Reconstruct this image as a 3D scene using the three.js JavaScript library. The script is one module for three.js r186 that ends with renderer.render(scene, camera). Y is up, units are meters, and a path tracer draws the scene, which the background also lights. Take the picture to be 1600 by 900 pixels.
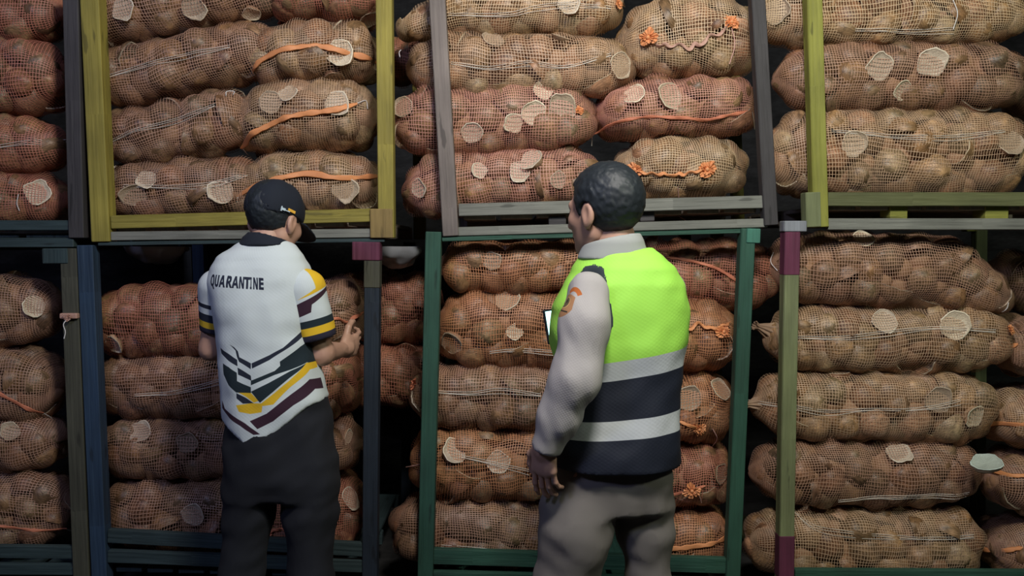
import * as THREE from 'three';
import { RoundedBoxGeometry } from 'three/addons/geometries/RoundedBoxGeometry.js';
import { mergeGeometries } from 'three/addons/utils/BufferGeometryUtils.js';
import { ImprovedNoise } from 'three/addons/math/ImprovedNoise.js';
import { RectAreaLightUniformsLib } from 'three/addons/lights/RectAreaLightUniformsLib.js';

// ------------------------------------------------------------------ camera, light, exposure
const scene = new THREE.Scene();
scene.background = new THREE.Color(0x05060a);
const F = 1256, EYE = 1.47, PITCH = -Math.atan(70 / F);
const camera = new THREE.PerspectiveCamera(2 * Math.atan(450 / F) * 180 / Math.PI, 16 / 9, 0.05, 60);
camera.position.set(0, EYE, 0);
camera.rotation.set(PITCH, 0, 0);
scene.add(camera);
const renderer = new THREE.WebGLRenderer({ antialias: true });
renderer.toneMapping = THREE.LinearToneMapping;
renderer.toneMappingExposure = 2.35;
renderer.shadowMap.enabled = true;
RectAreaLightUniformsLib.init();
// lamps out of view, placed to light racks and people: [name, position, aim, width, height, colour, intensity]
const UNSEEN_LAMPS = [
  ['unseen_lamp', [0.3, 3.25, -0.75], [0.5, 2.1, -3.1], 0.5, 0.34, [1.0, 0.96, 0.90], 52, 'unseen bright lamp over the aisle, lighting the grey rack and the vest'],
  ['unseen_lamp', [2.1, 3.3, -0.2], [1.5, 1.3, -3.1], 0.5, 0.34, [0.90, 1.0, 0.78], 20, 'unseen slightly greenish lamp, out of view, lighting the racks at the right'],
  ['unseen_lamp', [-2.0, 3.4, 0.4], [-1.0, 1.2, -3.0], 0.6, 0.4, [0.52, 0.58, 1.0], 13, 'unseen cool bluish lamp, out of view, lighting the dim left side'],
];

// ------------------------------------------------------------------ helpers
const V = (x, y, z) => new THREE.Vector3(x, y, z);
const sinP = Math.sin(PITCH), cosP = Math.cos(PITCH);
/** world point on the plane z that a photograph pixel looks at */
function at(px, py, z) {
  const u = (px - 800) / F, v = -(py - 450) / F;
  const t = z / (v * sinP - cosP);
  return V(u * t, EYE + t * (v * cosP + sinP), z);
}
function rng(seed) { let a = seed >>> 0; return () => { a = (a + 0x6d2b79f5) | 0; let t = Math.imul(a ^ (a >>> 15), 1 | a); t = (t + Math.imul(t ^ (t >>> 7), 61 | t)) ^ t; return ((t ^ (t >>> 14)) >>> 0) / 4294967296; }; }
const perlin = new ImprovedNoise();
const N3 = (x, y, z) => perlin.noise(x, y, z);
const clamp = THREE.MathUtils.clamp, lerp = THREE.MathUtils.lerp, smooth = THREE.MathUtils.smoothstep;
const names = new Map();
function numbered(n) { const k = names.get(n) ?? 0; names.set(n, k + 1); return k ? n + '_' + String(k).padStart(3, '0') : n; }
function thing(name, label, category, pos, group) {
  const g = new THREE.Group(); g.name = numbered(name); g.position.copy(pos); scene.add(g);
  g.userData = { label, category }; if (group) g.userData.group = group;
  return g;
}
function part(name, geo, mat, parent, label) {
  const m = new THREE.Mesh(geo, mat); m.name = numbered(name); m.castShadow = m.receiveShadow = true; parent.add(m);
  if (label) m.userData.label = label;
  return m;
}
function struct(name, geo, mat, pos) {
  const m = new THREE.Mesh(geo, mat); m.name = name; m.position.copy(pos); m.receiveShadow = m.castShadow = true; m.userData.kind = 'structure'; scene.add(m); return m;
}
const lin = (r, g, b) => new THREE.Color().setRGB(r, g, b);
function std(color, roughness = 0.8, extra = {}) { return new THREE.MeshStandardMaterial({ color, roughness, ...extra }); }
/** canvas texture made by a per-pixel function -> [r,g,b] 0..255 */
function pixelTex(w, h, fn, srgb = true) {
  const d = new Uint8Array(w * h * 4);
  for (let y = 0; y < h; y++) for (let x = 0; x < w; x++) { const c = fn(x / w, y / h), o = (y * w + x) * 4; d[o] = c[0]; d[o + 1] = c[1]; d[o + 2] = c[2]; d[o + 3] = 255; }
  const t = new THREE.DataTexture(d, w, h); t.magFilter = THREE.LinearFilter; t.minFilter = THREE.LinearMipmapLinearFilter; t.generateMipmaps = true;
  t.wrapS = t.wrapT = THREE.RepeatWrapping; if (srgb) t.colorSpace = THREE.SRGBColorSpace; t.needsUpdate = true; return t;
}
function fbm(x, y, z, o = 4) { let s = 0, a = 0.5; for (let i = 0; i < o; i++) { s += a * N3(x, y, z); x *= 2.03; y *= 2.03; z *= 2.03; a *= 0.5; } return s; }

// ------------------------------------------------------------------ textures and materials
const concreteTex = pixelTex(512, 512, (u, v) => { const n = fbm(u * 9, v * 9, 3.3, 5), m = fbm(u * 60, v * 60, 7, 2); const k = clamp(150 + n * 120 + m * 50, 20, 255); return [k, k * 0.98, k * 0.95]; });
const woodTex = pixelTex(512, 512, (u, v) => {           // u across the grain, v along it: worn paint over wood
  const g = fbm(u * 40, v * 3, 1.7, 3), b = fbm(u * 4, v * 4, 9.1, 4), s = fbm(u * 90, v * 10, 4.4, 2);
  let k = 222 + g * 26 + b * 55 + s * 18; const chip = smooth(fbm(u * 12, v * 5, 21, 4), 0.28, 0.4);
  k = lerp(k, 120, chip * 0.55); k = clamp(k, 25, 255); return [k, k, k];
});
const woodBump = pixelTex(256, 256, (u, v) => { const k = clamp(128 + fbm(u * 30, v * 3, 5, 4) * 160, 0, 255); return [k, k, k]; }, false);
const huskTex = pixelTex(256, 256, (u, v) => {           // skin of a dried coconut half: fine fibres and blotches
  const g = fbm(u * 10, v * 26, 2.2, 4), b = fbm(u * 5, v * 5, 8, 3); const k = clamp(205 + g * 85 + b * 95, 60, 255); return [k, k * 0.985, k * 0.95];
});
const huskBump = pixelTex(256, 256, (u, v) => { const k = clamp(128 + fbm(u * 14, v * 20, 6, 4) * 150, 0, 255); return [k, k, k]; }, false);
const clothBump = pixelTex(256, 256, (u, v) => { const k = clamp(128 + 60 * Math.sin(u * 256 * 1.57) * Math.sin(v * 256 * 1.57) + fbm(u * 8, v * 8, 4, 3) * 120, 0, 255); return [k, k, k]; }, false);

const paint = {};
function painted(key, r, g, b) { return paint[key] ??= std(lin(r, g, b), 0.72, { map: woodTex, bumpMap: woodBump, bumpScale: 0.004 }); }
const M = {
  yellow: painted('yellow', 0.36, 0.30, 0.055), ochre: painted('ochre', 0.32, 0.22, 0.075), lime: painted('lime', 0.31, 0.31, 0.055), grey: painted('grey', 0.25, 0.21, 0.19), palegrey: painted('palegrey', 0.26, 0.265, 0.23),
  dark: painted('dark', 0.06, 0.055, 0.058), blue: painted('blue', 0.03, 0.065, 0.12), navy: painted('navy', 0.022, 0.036, 0.06), green: painted('green', 0.03, 0.105, 0.07), mint: painted('mint', 0.07, 0.25, 0.18),
  maroon: painted('maroon', 0.16, 0.032, 0.075), sage: painted('sage', 0.23, 0.26, 0.125), teal: painted('teal', 0.04, 0.07, 0.075), moss: painted('moss', 0.15, 0.16, 0.065), cap: painted('cap', 0.34, 0.36, 0.40), olive: painted('olive', 0.085, 0.085, 0.06), bare: painted('bare', 0.34, 0.28, 0.22),
};

// ------------------------------------------------------------------ the hall
const concrete = std(lin(0.10, 0.10, 0.105), 0.85, { map: concreteTex });
const wallMat = std(lin(0.08, 0.083, 0.095), 0.9, { map: concreteTex });
function slab(name, w, h, d, x, y, z, mat, rep) {
  const g = new THREE.BoxGeometry(w, h, d); const uv = g.attributes.uv; for (let i = 0; i < uv.count; i++) uv.setXY(i, uv.getX(i) * rep, uv.getY(i) * rep);
  return struct(name, g, mat, V(x, y, z));
}
slab('floor', 12, 0.2, 13, 0, -0.1, -0.5, concrete, 6);
slab('ceiling', 12, 0.2, 13, 0, 4.9, -0.5, wallMat, 4);
slab('wall_back', 12, 4.8, 0.2, 0, 2.4, -6.9, wallMat, 4);
slab('wall_front', 12, 4.8, 0.2, 0, 2.4, 5.9, wallMat, 4);
slab('wall_left', 0.2, 4.8, 13, -5.9, 2.4, -0.5, wallMat, 4);
slab('wall_right', 0.2, 4.8, 13, 5.9, 2.4, -0.5, wallMat, 4);

// unseen lamps above the view, placed for the light they throw, each a housing, a glowing face and a light
UNSEEN_LAMPS.forEach(([name, p, aim, w, h, c, k, label]) => {
  const g = thing(name, label, 'lamp', V(...p)); g.lookAt(...aim);
  part('housing', new RoundedBoxGeometry(w + 0.06, h + 0.06, 0.08, 2, 0.015), std(lin(0.1, 0.1, 0.1), 0.5, { metalness: 0.6 }), g).position.z = -0.05;
  part('lamp_face', new THREE.BoxGeometry(w, h, 0.01), new THREE.MeshStandardMaterial({ color: 0x222222, emissive: lin(...c), emissiveIntensity: 4 }), g);
  const up = new THREE.Group(); part('hanger', new THREE.CylinderGeometry(0.012, 0.012, 4.8 - p[1], 8), std(0x222222, 0.5), g);
  const hg = g.children[g.children.length - 1]; hg.quaternion.copy(g.quaternion.clone().invert()); hg.position.copy(V(0, (4.8 - p[1]) / 2, 0).applyQuaternion(hg.quaternion)).add(V(0, 0, -0.09));
  const l = new THREE.RectAreaLight(lin(...c), k, w, h); l.position.set(...p); l.lookAt(...aim);
  l.position.add(V(...aim).sub(V(...p)).normalize().multiplyScalar(0.02)); l.castShadow = true; scene.add(l);
});

// ------------------------------------------------------------------ racks
/** a timber between two photograph points on the plane z (front face centre line), w x d metres */
function beam(name, p0, p1, w, d, mat, parent, roll = 0, label) {
  const dir = p1.clone().sub(p0), len = dir.length();
  const g = new RoundedBoxGeometry(w, len, d, 1, Math.min(0.004, w * 0.2));
  const pos = g.attributes.position, uv = g.attributes.uv, nn = g.attributes.normal;
  for (let i = 0; i < pos.count; i++) { const side = Math.abs(nn.getX(i)) > 0.7; uv.setXY(i, (side ? pos.getZ(i) : pos.getX(i)) * 2.2 + w * 31 + p0.x * 1.7, pos.getY(i) * 1.1 + p0.y * 3.1 + p0.x); }
  const m = part(name, g, mat, parent, label);
  m.position.copy(p0).add(p1).multiplyScalar(0.5).sub(parent.position);
  m.quaternion.setFromUnitVectors(V(0, 1, 0), dir.normalize());
  if (roll) m.rotateY(roll);
  return m;
}
const ZF = -3.06;                         // front plane of the rack timbers
const pxm = -ZF / F;                      // metres per pixel there
function rack(label, spec) {
  const z = spec.z ?? ZF, depth = spec.depth ?? 1.1;
  const o = at((spec.left[0] + spec.right[0]) / 2, spec.left[3], z);
  const t = thing('stacking_rack', label, 'rack', V(o.x, spec.base ?? o.y, z - depth / 2));
  const post = (s, back) => {              // s = [x top, y top, x bottom, y bottom, width px, material, list of [y0, y1, material] overlays]
    const [x0, y0, x1, y1, w, mat, segs] = s, zz = back ? z - depth : z;
    const top = at(x0, y0, z), bot = at(x1, y1, z); top.z = bot.z = zz - w * pxm / 2;
    if (spec.base !== undefined) { const k = (spec.base - bot.y) / (top.y - bot.y); bot.lerp(top, k); }
    beam('post', bot, top, w * pxm, w * pxm * 0.9, mat, t);
    const p = t.children[t.children.length - 1];
    if (!back) for (const [a, b, m, extra = 1.5, dx = 0, w2 = 0] of segs ?? []) { // painted sleeve, cap or block on the post
      const ka = (a - y0) / (y1 - y0), kb = (b - y0) / (y1 - y0);
      const A = at(lerp(x0, x1, ka) + dx, a, z), B = at(lerp(x0, x1, kb) + dx, b, z); A.z = B.z = zz - w * pxm / 2 + extra * 0.001;
      beam('post_block', B, A, (w2 || w + extra) * pxm, w * pxm * 0.9 + extra * 0.002, m, t);
    }
    return p;
  };
  post(spec.left); post(spec.right);
  post(spec.left.slice(0, 6), true); post(spec.right.slice(0, 6), true);
  for (const [n, x0, y0, x1, y1, h, mat, dz = 0, d = 0.03] of spec.rails) {
    const a = at(x0, y0, z), b = at(x1, y1, z); a.z = b.z = z - d / 2 - 0.012 + dz;
    beam(n, a, b, h * pxm, d, mat, t);
  }
  if (spec.deck) {                          // loose boards across the top of the pallet and the bearers below
    const [y0, y1, n, mat] = spec.deck, xa = spec.left[2] + 14, xb = spec.right[2] - 14;
    for (let i = 0; i < n; i++) {
      const k = (i + 0.5) / n, p = at(lerp(xa, xb, k), lerp(y0, y1, k), z), q = p.clone(); p.z = z - 0.05; q.z = z - depth + 0.05;
      beam('deck_board', p, q, (xb - xa) / n * pxm * 0.86, 0.018, mat, t);
    }
    for (const bk of [0.5, 0.97]) { const a = at(xa, y0 + 12, z), b = at(xb, y1 + 12, z); a.z = b.z = z - depth * bk; beam('bearer', a, b, 0.06, 0.04, mat, t); }
  }
  return t;
}
const RA = rack('dark grey wooden rack cut off by the left edge, upper tier', {
  left: [-330, -30, -320, 385, 24, M.dark], right: [108, -30, 118, 372, 24, M.dark],
  rails: [['rail', -310, 352, 106, 352, 16, M.teal], ['bottom_board', -310, 380, 112, 379, 15, M.teal]], deck: [368, 368, 5, M.teal] });
rack('brown-grey post rack at the far left, lower tier', {
  left: [-330, 388, -310, 900, 26, M.dark], right: [105, 388, 124, 862, 26, M.olive, [[388, 412, M.teal, 2, -20, 40]]], base: 0,
  rails: [['rail', -310, 862, 115, 866, 20, M.teal], ['bottom_board', -310, 890, 120, 893, 18, M.teal]], deck: [908, 908, 5, M.teal] });
rack('yellow wooden rack stacked above the man in the cap', {
  left: [137, -30, 156, 378, 29, M.yellow], right: [599, -30, 603, 372, 25, M.yellow, [[326, 372, M.ochre, 1.5, -7, 36]]],
  rails: [['rail', 170, 347, 580, 336, 21, M.yellow], ['bottom_board', 170, 369, 590, 364, 14, M.palegrey], ['top_beam', 150, 381, 600, 375, 6, M.teal]], deck: [359, 348, 8, M.bare] });
rack('blue post rack in the lower tier behind the man in the cap', {
  left: [131, 383, 153, 884, 25, M.blue], right: [581, 378, 577, 905, 24, M.navy, [[378, 407, M.maroon, 3, -9, 44], [407, 450, M.olive, 1.2]]], base: 0,
  rails: [['rail', 165, 840, 568, 862, 22, M.teal], ['bottom_board', 165, 872, 568, 888, 20, M.teal]], deck: [898, 908, 8, M.teal] });
rack('grey wooden rack in the upper middle with one darker right post', {
  left: [681, -30, 704, 369, 25, M.grey], right: [1184, -30, 1206, 352, 22, M.dark],
  rails: [['rail', 716, 328, 1197, 315, 20, M.palegrey], ['bottom_board', 710, 362, 1202, 348, 14, M.palegrey],
    ['block', 858, 345, 886, 344, 16, M.dark, -0.03, 0.09], ['block', 1003, 338, 1026, 337, 16, M.dark, -0.03, 0.09]], deck: [340, 327, 8, M.bare] });
rack('dark green wooden rack in the lower middle behind the man in the vest', {
  left: [677, 362, 664, 905, 25, M.green], right: [1170, 357, 1146, 905, 23, M.green, [[357, 380, M.mint, 2, 8, 22]]], base: 0,
  rails: [['top_beam', 690, 374, 1160, 361, 7, M.green], ['rail', 676, 872, 1138, 887, 25, M.green], ['bottom_board', 676, 905, 1138, 917, 20, M.green]], deck: [924, 936, 8, M.green] });
rack('yellow-green wooden rack at the upper right with square pallet blocks', {
  left: [1273, -30, 1284, 355, 24, M.lime, [[300, 355, M.sage, 1, -12, 24]]], right: [1790, -30, 1780, 355, 25, M.lime],
  rails: [['rail', 1296, 311, 1770, 311, 22, M.moss], ['bottom_board', 1296, 350, 1770, 350, 18, M.palegrey],
    ['block', 1399, 334, 1427, 334, 26, M.lime, -0.03, 0.09], ['block', 1550, 334, 1587, 334, 26, M.lime, -0.03, 0.09]], deck: [324, 324, 9, M.bare] });
rack('maroon and pale green post rack at the lower right', {
  left: [1239, 345, 1229, 905, 24, M.sage, [[362, 430, M.maroon, 1], [838, 905, M.maroon, 1], [345, 362, M.cap, 2.5, 4, 36]]], right: [1800, 345, 1790, 905, 24, M.sage], base: 0,
  rails: [['rail', 1244, 902, 1780, 905, 20, M.green]], deck: [952, 952, 9, M.moss] });

// ------------------------------------------------------------------ coconut halves
function coconutGeometry(seed, dish) {                    // dome to +Y, cut face to -Y, unit radius
  const r = rng(seed), NS = 18, pos = [], col = [], uv = [], idx = [];
  const sx = 0.92 + 0.16 * r(), sz = 0.92 + 0.16 * r(), sy = 0.84 + 0.22 * r(), ox = r() * 50;
  const base = lin(0.40 + 0.09 * r(), 0.235 + 0.055 * r(), 0.135 + 0.04 * r()), pale = lin(0.56, 0.46, 0.35), rimc = lin(0.68, 0.59, 0.46);
  const rings = [];
  for (let i = 0; i <= 7; i++) { const a = i / 7 * 1.5708; rings.push([Math.sin(a), Math.cos(a), 0]); }
  rings.push([1.0, -0.01, 1], [0.93, -0.035, 1], [0.93, -0.035, 2]);
  for (let i = 1; i <= 4; i++) { const a = i / 4; rings.push([0.93 * Math.cos(a * 1.5708), dish * Math.sin(a * 1.5708) - 0.03, 2]); }
  rings.forEach(([rad, y, k], j) => {
    for (let i = 0; i <= NS; i++) {
      const a = i / NS * Math.PI * 2, cx = Math.cos(a), cz = Math.sin(a);
      const n = N3(cx * rad * 1.3 + ox, y * 1.3, cz * rad * 1.3), n2 = N3(cx * 2 + ox, 5, cz * 2), d = 1 + (dish < 0.3 ? 0.26 : 0.11) * n;
      const chip = rad > 0.85 ? 0.09 * n2 : 0.09 * n2 * rad;
      pos.push(cx * rad * sx * d, y * sy * d + chip, cz * rad * sz * d); uv.push(i / NS * 2, (1 - y) * 0.8 + (k ? 1.1 : 0));
      const c = k === 0 ? base.clone().multiplyScalar(0.86 + 0.5 * N3(cx * rad * 2 + ox, y * 2, cz * rad * 2 + 9)) : (k === 1 ? rimc : pale).clone().multiplyScalar(1 + 0.18 * n2);
      col.push(c.r, c.g, c.b);
    }
    if (j && !(rings[j - 1][2] === 1 && k === 2)) for (let i = 0; i < NS; i++) { const p = (j - 1) * (NS + 1) + i, q = p + NS + 1; idx.push(p, p + 1, q, p + 1, q + 1, q); }
  });
  const g = new THREE.BufferGeometry(); g.setIndex(idx);
  g.setAttribute('position', new THREE.Float32BufferAttribute(pos, 3)); g.setAttribute('color', new THREE.Float32BufferAttribute(col, 3)); g.setAttribute('uv', new THREE.Float32BufferAttribute(uv, 2));
  g.computeVertexNormals(); return g;
}
const cupGeos = [1, 2, 3, 4, 5, 6].map((i) => coconutGeometry(i * 77, 0.62)), dishGeos = [1, 2, 3, 4, 5, 6].map((i) => coconutGeometry(900 + i * 31, 0.24));
const huskSet = (tones) => tones.map(([r, g, b]) => std(lin(r, g, b), 0.44, { vertexColors: true, map: huskTex, bumpMap: huskBump, bumpScale: 0.0015 }));
const plainHusk = huskSet([[1, 1, 1], [0.86, 0.82, 0.80], [1.12, 1.08, 1.0], [1.0, 0.9, 0.9], [1.05, 0.98, 0.9], [0.70, 0.66, 0.66]]), paleHusk = huskSet([[1.2, 1.22, 1.15], [1.05, 1.08, 1.0], [1.35, 1.4, 1.36], [1.1, 1.05, 0.95], [1.55, 1.65, 1.65], [0.85, 0.82, 0.76]]), dullHusk = huskSet([[0.85, 0.85, 0.86], [0.7, 0.7, 0.72], [1.0, 0.98, 0.95], [0.85, 0.78, 0.8], [0.95, 0.88, 0.82], [0.6, 0.58, 0.6]]);
const huskOf = { cream: paleHusk, tan: paleHusk, brown: dullHusk };
const paleMats = [[1, 1, 1], [0.8, 0.76, 0.7], [1.15, 1.17, 1.12], [0.66, 0.6, 0.55]].map(([r, g, b]) => std(lin(r, g, b), 0.5, { vertexColors: true, bumpMap: huskBump, bumpScale: 0.003 }));
const fillGeo = (() => { const g = new THREE.IcosahedronGeometry(1, 2); g.deleteAttribute('uv'); return g; })();

// ------------------------------------------------------------------ net sacks
const NET = {
  red: std(lin(0.56, 0.21, 0.14), 0.5), pink: std(lin(0.68, 0.33, 0.25), 0.5), cream: std(lin(0.72, 0.52, 0.33), 0.5), tan: std(lin(0.60, 0.40, 0.26), 0.5), brown: std(lin(0.50, 0.29, 0.20), 0.5), orange: std(lin(0.62, 0.27, 0.13), 0.5),
};
const BAND = { orange: std(lin(0.74, 0.30, 0.12), 0.6, { side: THREE.DoubleSide }), rust: std(lin(0.60, 0.20, 0.11), 0.6, { side: THREE.DoubleSide }), pink: std(lin(0.50, 0.29, 0.22), 0.6, { side: THREE.DoubleSide }) };
const threadMat = std(lin(0.72, 0.66, 0.58), 0.5), stringMat = std(lin(0.75, 0.72, 0.70), 0.6), pinkString = std(lin(0.72, 0.42, 0.36), 0.6);

const TIP = {}; for (const k in NET) TIP[k] = std(NET[k].color.clone().multiplyScalar(0.62), 0.7, { side: THREE.DoubleSide, bumpMap: woodBump, bumpScale: 0.006 });
/** flat ribbons along polylines: list of {p: points, n: normals, w} */
class Ribbons {
  constructor() { this.pos = []; this.nor = []; this.idx = []; }
  add(P, Nn, w) {
    const k0 = this.pos.length / 3, t = V(), s = V();
    for (let i = 0; i < P.length; i++) {
      t.copy(P[Math.min(i + 1, P.length - 1)]).sub(P[Math.max(i - 1, 0)]); s.crossVectors(t, Nn[i]).normalize().multiplyScalar((typeof w === 'function' ? w(i / (P.length - 1)) : w) / 2);
      if (!isFinite(s.x)) s.set(0, 0, 0);
      for (const q of [1, -1]) { this.pos.push(P[i].x + s.x * q, P[i].y + s.y * q, P[i].z + s.z * q); this.nor.push(Nn[i].x, Nn[i].y, Nn[i].z); }
      if (i) { const a = k0 + (i - 1) * 2; this.idx.push(a, a + 2, a + 1, a + 1, a + 2, a + 3); }
    }
  }
  build() { const g = new THREE.BufferGeometry(); g.setIndex(this.idx); g.setAttribute('position', new THREE.Float32BufferAttribute(this.pos, 3)); g.setAttribute('normal', new THREE.Float32BufferAttribute(this.nor, 3)); return g; }
}
function tube(P, r, seg = 5, n) { const c = new THREE.CatmullRomCurve3(P); return new THREE.TubeGeometry(c, n ?? Math.max(8, P.length * 4), r, seg); }
function knotGeometry(seed, size) {                       // a bunch of pleated net round a tied centre
  const r = rng(seed), NA = 64, NK = 7, pos = [], idx = [], ox = r() * 40;
  for (let layer = 0; layer < 2; layer++) {
    const k0 = pos.length / 3, sc = layer ? 0.62 : 1;
    for (let k = 0; k <= NK; k++) for (let a = 0; a <= NA; a++) {
      const an = a / NA * Math.PI * 2, q = k / NK, edge = 1 + 0.6 * N3(Math.cos(an) * 1.1 + ox, Math.sin(an) * 1.1, layer * 3) + 0.07 * N3(Math.cos(an) * 4 + ox, Math.sin(an) * 4, 9);
      const rad = size * sc * (0.10 + 0.9 * q) * lerp(1, edge, q), z = size * ((layer ? 0.75 : 0.38) * q * (1 - 0.55 * q) + 0.13 * q * Math.sin(an * 15 + ox + layer) + 0.25 * q * N3(Math.cos(an) * 3 + ox, Math.sin(an) * 3, 7));
      pos.push(Math.cos(an) * rad, Math.sin(an) * rad * 0.85, z);
      if (k && a) { const p = k0 + (k - 1) * (NA + 1) + a; idx.push(p - 1, p, p + NA, p, p + NA + 1, p + NA); }
    }
  }
  const g = new THREE.BufferGeometry(); g.setIndex(idx); g.setAttribute('position', new THREE.Float32BufferAttribute(pos, 3)); g.computeVertexNormals();
  const c = new THREE.SphereGeometry(size * 0.26, 10, 8).translate(0, 0, size * 0.2); c.deleteAttribute('uv'); return mergeGeometries([g, c]);
}
let sackSeed = 1;
const RIGHT = 'net sacks of coconut halves on the racks';
function sack(o) {
  const r = rng(1000 + 17 * sackSeed++), far = o.far ?? false;
  const D = o.d ?? 0.30, zc = (o.z ?? -3.125) - D / 2, ang = (o.a ?? 0) * Math.PI / 180;
  const C = o.c ?? [(o.b[0] + o.b[2]) / 2, (o.b[1] + o.b[3]) / 2, o.b[2] - o.b[0], o.b[3] - o.b[1]];
  const zp = zc + D * 0.12, mpp = -zp / F, centre = at(C[0], C[1], zp); centre.z = zc;
  const Hb = 0.024, L2 = C[2] * mpp / 2 - Hb * 0.5, A = C[3] * mpp / 2 * 1.05 - Hb, B = D / 2 - Hb;
  const t = thing('coconut_sack', o.label, 'sack', V(centre.x, centre.y - A, zc), RIGHT);
  delete t.userData.group;
  const inner = t;
  const ca = Math.cos(ang), sa = Math.sin(ang), rot = (p) => V(p.x * ca - p.y * sa, p.x * sa + p.y * ca + A, p.z);
  const local = (px, py) => { const w = at(px, py, zc + D * 0.42), x = w.x - centre.x, y = w.y - centre.y; return [x * ca + y * sa, -x * sa + y * ca]; };
  const n1 = o.n1 ?? 5.5, n2 = o.n2 ?? 2.0, ph = r() * 20, bend = (o.bend ?? 0) * mpp;
  const S = (u) => u * (1.5 - 0.5 * u * u);
  const prof = (s) => Math.pow(Math.max(0, 1 - Math.pow(Math.abs(s), n1)), 1 / n2) * (1 - (o.taperR ?? 0) * smooth(s, 0.2, 1) - (o.taperL ?? 0) * smooth(-s, 0.2, 1));
  const mid = (s) => bend * (s * s - 0.33) + 0.010 * N3(s * 2.2 + ph, 1.1, ph) + (o.dropR ?? 0) * mpp * smooth(s, 0.3, 1) + (o.dropL ?? 0) * mpp * smooth(-s, 0.3, 1);
  const pw = (x, e) => Math.sign(x) * Math.pow(Math.abs(x), e);
  const surf = (u, th) => { const s = S(u), w = prof(s); const lump = 1 + 0.07 * N3(s * 3 + ph, Math.cos(th) * 1.2, Math.sin(th) * 1.2); return V(s * L2, mid(s) + A * w * lump * pw(Math.sin(th), 0.8), B * w * lump * pw(Math.cos(th), 0.8)); };
  // grid of the sack's skin
  const NU = 72, NT = 64, G = [], GN = [];
  for (let i = 0; i <= NU; i++) for (let j = 0; j < NT; j++) G.push(surf(i / NU * 1.98 - 0.99, j / NT * Math.PI * 2));
  for (let i = 0; i <= NU; i++) for (let j = 0; j < NT; j++) {
    const a = G[Math.min(i + 1, NU) * NT + j].clone().sub(G[Math.max(i - 1, 0) * NT + j]), b = G[i * NT + (j + 1) % NT].clone().sub(G[i * NT + (j + NT - 1) % NT]);
    GN.push(b.cross(a).normalize().negate());
  }
  for (let k = 0; k < GN.length; k++) { const p = G[k]; if (GN[k].dot(V(p.x * 0.2, p.y, p.z)) < 0) GN[k].negate(); }
  const H = new Float32Array(G.length);
  const splat = (p, rad, fn) => { for (let k = 0; k < G.length; k++) { const d = G[k].distanceTo(p); if (d < rad) H[k] = Math.max(H[k], fn(d)); } };
  // coconut halves: the pale faces the photograph shows first, then the rest
  const placed = [], put = (p, n, rho, kind, yscale) => {
    const h = kind === 'disc' ? 0.017 : 0.018 + 0.018 * r();
    const q = new THREE.Quaternion(), axis = n.clone();
    const geo = kind === 'disc' ? dishGeos[(r() * 6) | 0] : cupGeos[(r() * 6) | 0];
    const m = part('coconut_half', geo, kind === 'disc' ? paleMats[(r() * 4) | 0] : (huskOf[o.net ?? 'brown'] ?? plainHusk)[(r() * 6) | 0], inner);
    if (kind === 'disc') { const tilt = V(r() - 0.5, r() - 0.5, r() - 0.5).multiplyScalar(0.75); axis.add(tilt).normalize().negate(); }
    else { const amt = kind === 'rim' ? 1.1 + 0.7 * r() : 0.6 * r(), ax = V(r() - 0.5, r() - 0.5, r() - 0.5).cross(n).normalize(); axis.applyAxisAngle(ax, amt); }
    q.setFromUnitVectors(V(0, 1, 0), axis.normalize()); q.multiply(new THREE.Quaternion().setFromAxisAngle(V(0, 1, 0), r() * 6.28));
    const c = p.clone().addScaledVector(n, kind === 'disc' ? h - 0.004 : h - rho);
    m.position.copy(rot(c)); m.quaternion.copy(new THREE.Quaternion().setFromAxisAngle(V(0, 0, 1), ang).multiply(q)); m.scale.setScalar(rho);
    if (kind === 'disc') m.scale.y = rho * 0.8;
    placed.push([p, kind === 'disc' ? -rho : rho]);
    if (kind === 'disc') splat(p, rho * 0.95, () => h); else splat(p, rho, (d) => Math.sqrt(Math.max(0, rho * rho - d * d)) - (rho - h));
  };
  const nearest = (x, y) => { let b = 0, bd = 1e9; for (let k = 0; k < G.length; k++) if (GN[k].z > 0.05) { const d = Math.hypot(G[k].x - x, G[k].y - y); if (d < bd) { bd = d; b = k; } } return b; };
  for (const [px, py, rr] of o.discs ?? []) { const [x, y] = local(px, py), k = nearest(x, y); put(G[k], GN[k], (rr ?? 21) * mpp * 0.95, 'disc'); }
  for (let tries = 0, dm = 0.122; tries < 900 && placed.length < 90; tries++) {
    if (tries % 100 === 99) dm *= 0.93;
    const k = ((r() * (NU + 1)) | 0) * NT + ((r() * NT) | 0);
    if (GN[k].z < -0.55 || Math.abs(G[k].x) > L2 * 1.01) continue;
    if (placed.some(([p, rr]) => p.distanceTo(G[k]) < (rr < 0 ? -rr + 0.034 : dm))) continue;
    const kind = r() < 0.17 ? 'rim' : 'dome'; put(G[k], GN[k], 0.054 + 0.020 * r(), kind);
  }
  // what lies under them and on the far side, which nobody can tell apart
  if (1) {
    const gs = [], m4 = new THREE.Matrix4(); let n = 0;
    for (let x = -L2 + 0.05; x < L2 - 0.03; x += 0.075) for (let q = 0; q < 6; q++) {
      const th = q / 6 * 6.283 + x * 9, s = clamp(x / L2, -0.97, 0.97), w = prof(s), rr = 0.046 + 0.008 * r(), k = clamp(A * w - rr * 1.15 - 0.012, 0.0, 1), kb = clamp(B * w - rr * 1.15 - 0.012, 0.0, 1);
      m4.compose(rot(V(x, mid(s) + k * Math.sin(th), kb * Math.cos(th))), new THREE.Quaternion(), V(rr, Math.min(rr, A * w * 0.85), rr)); gs.push(fillGeo.clone().applyMatrix4(m4)); n++;
    }
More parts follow.
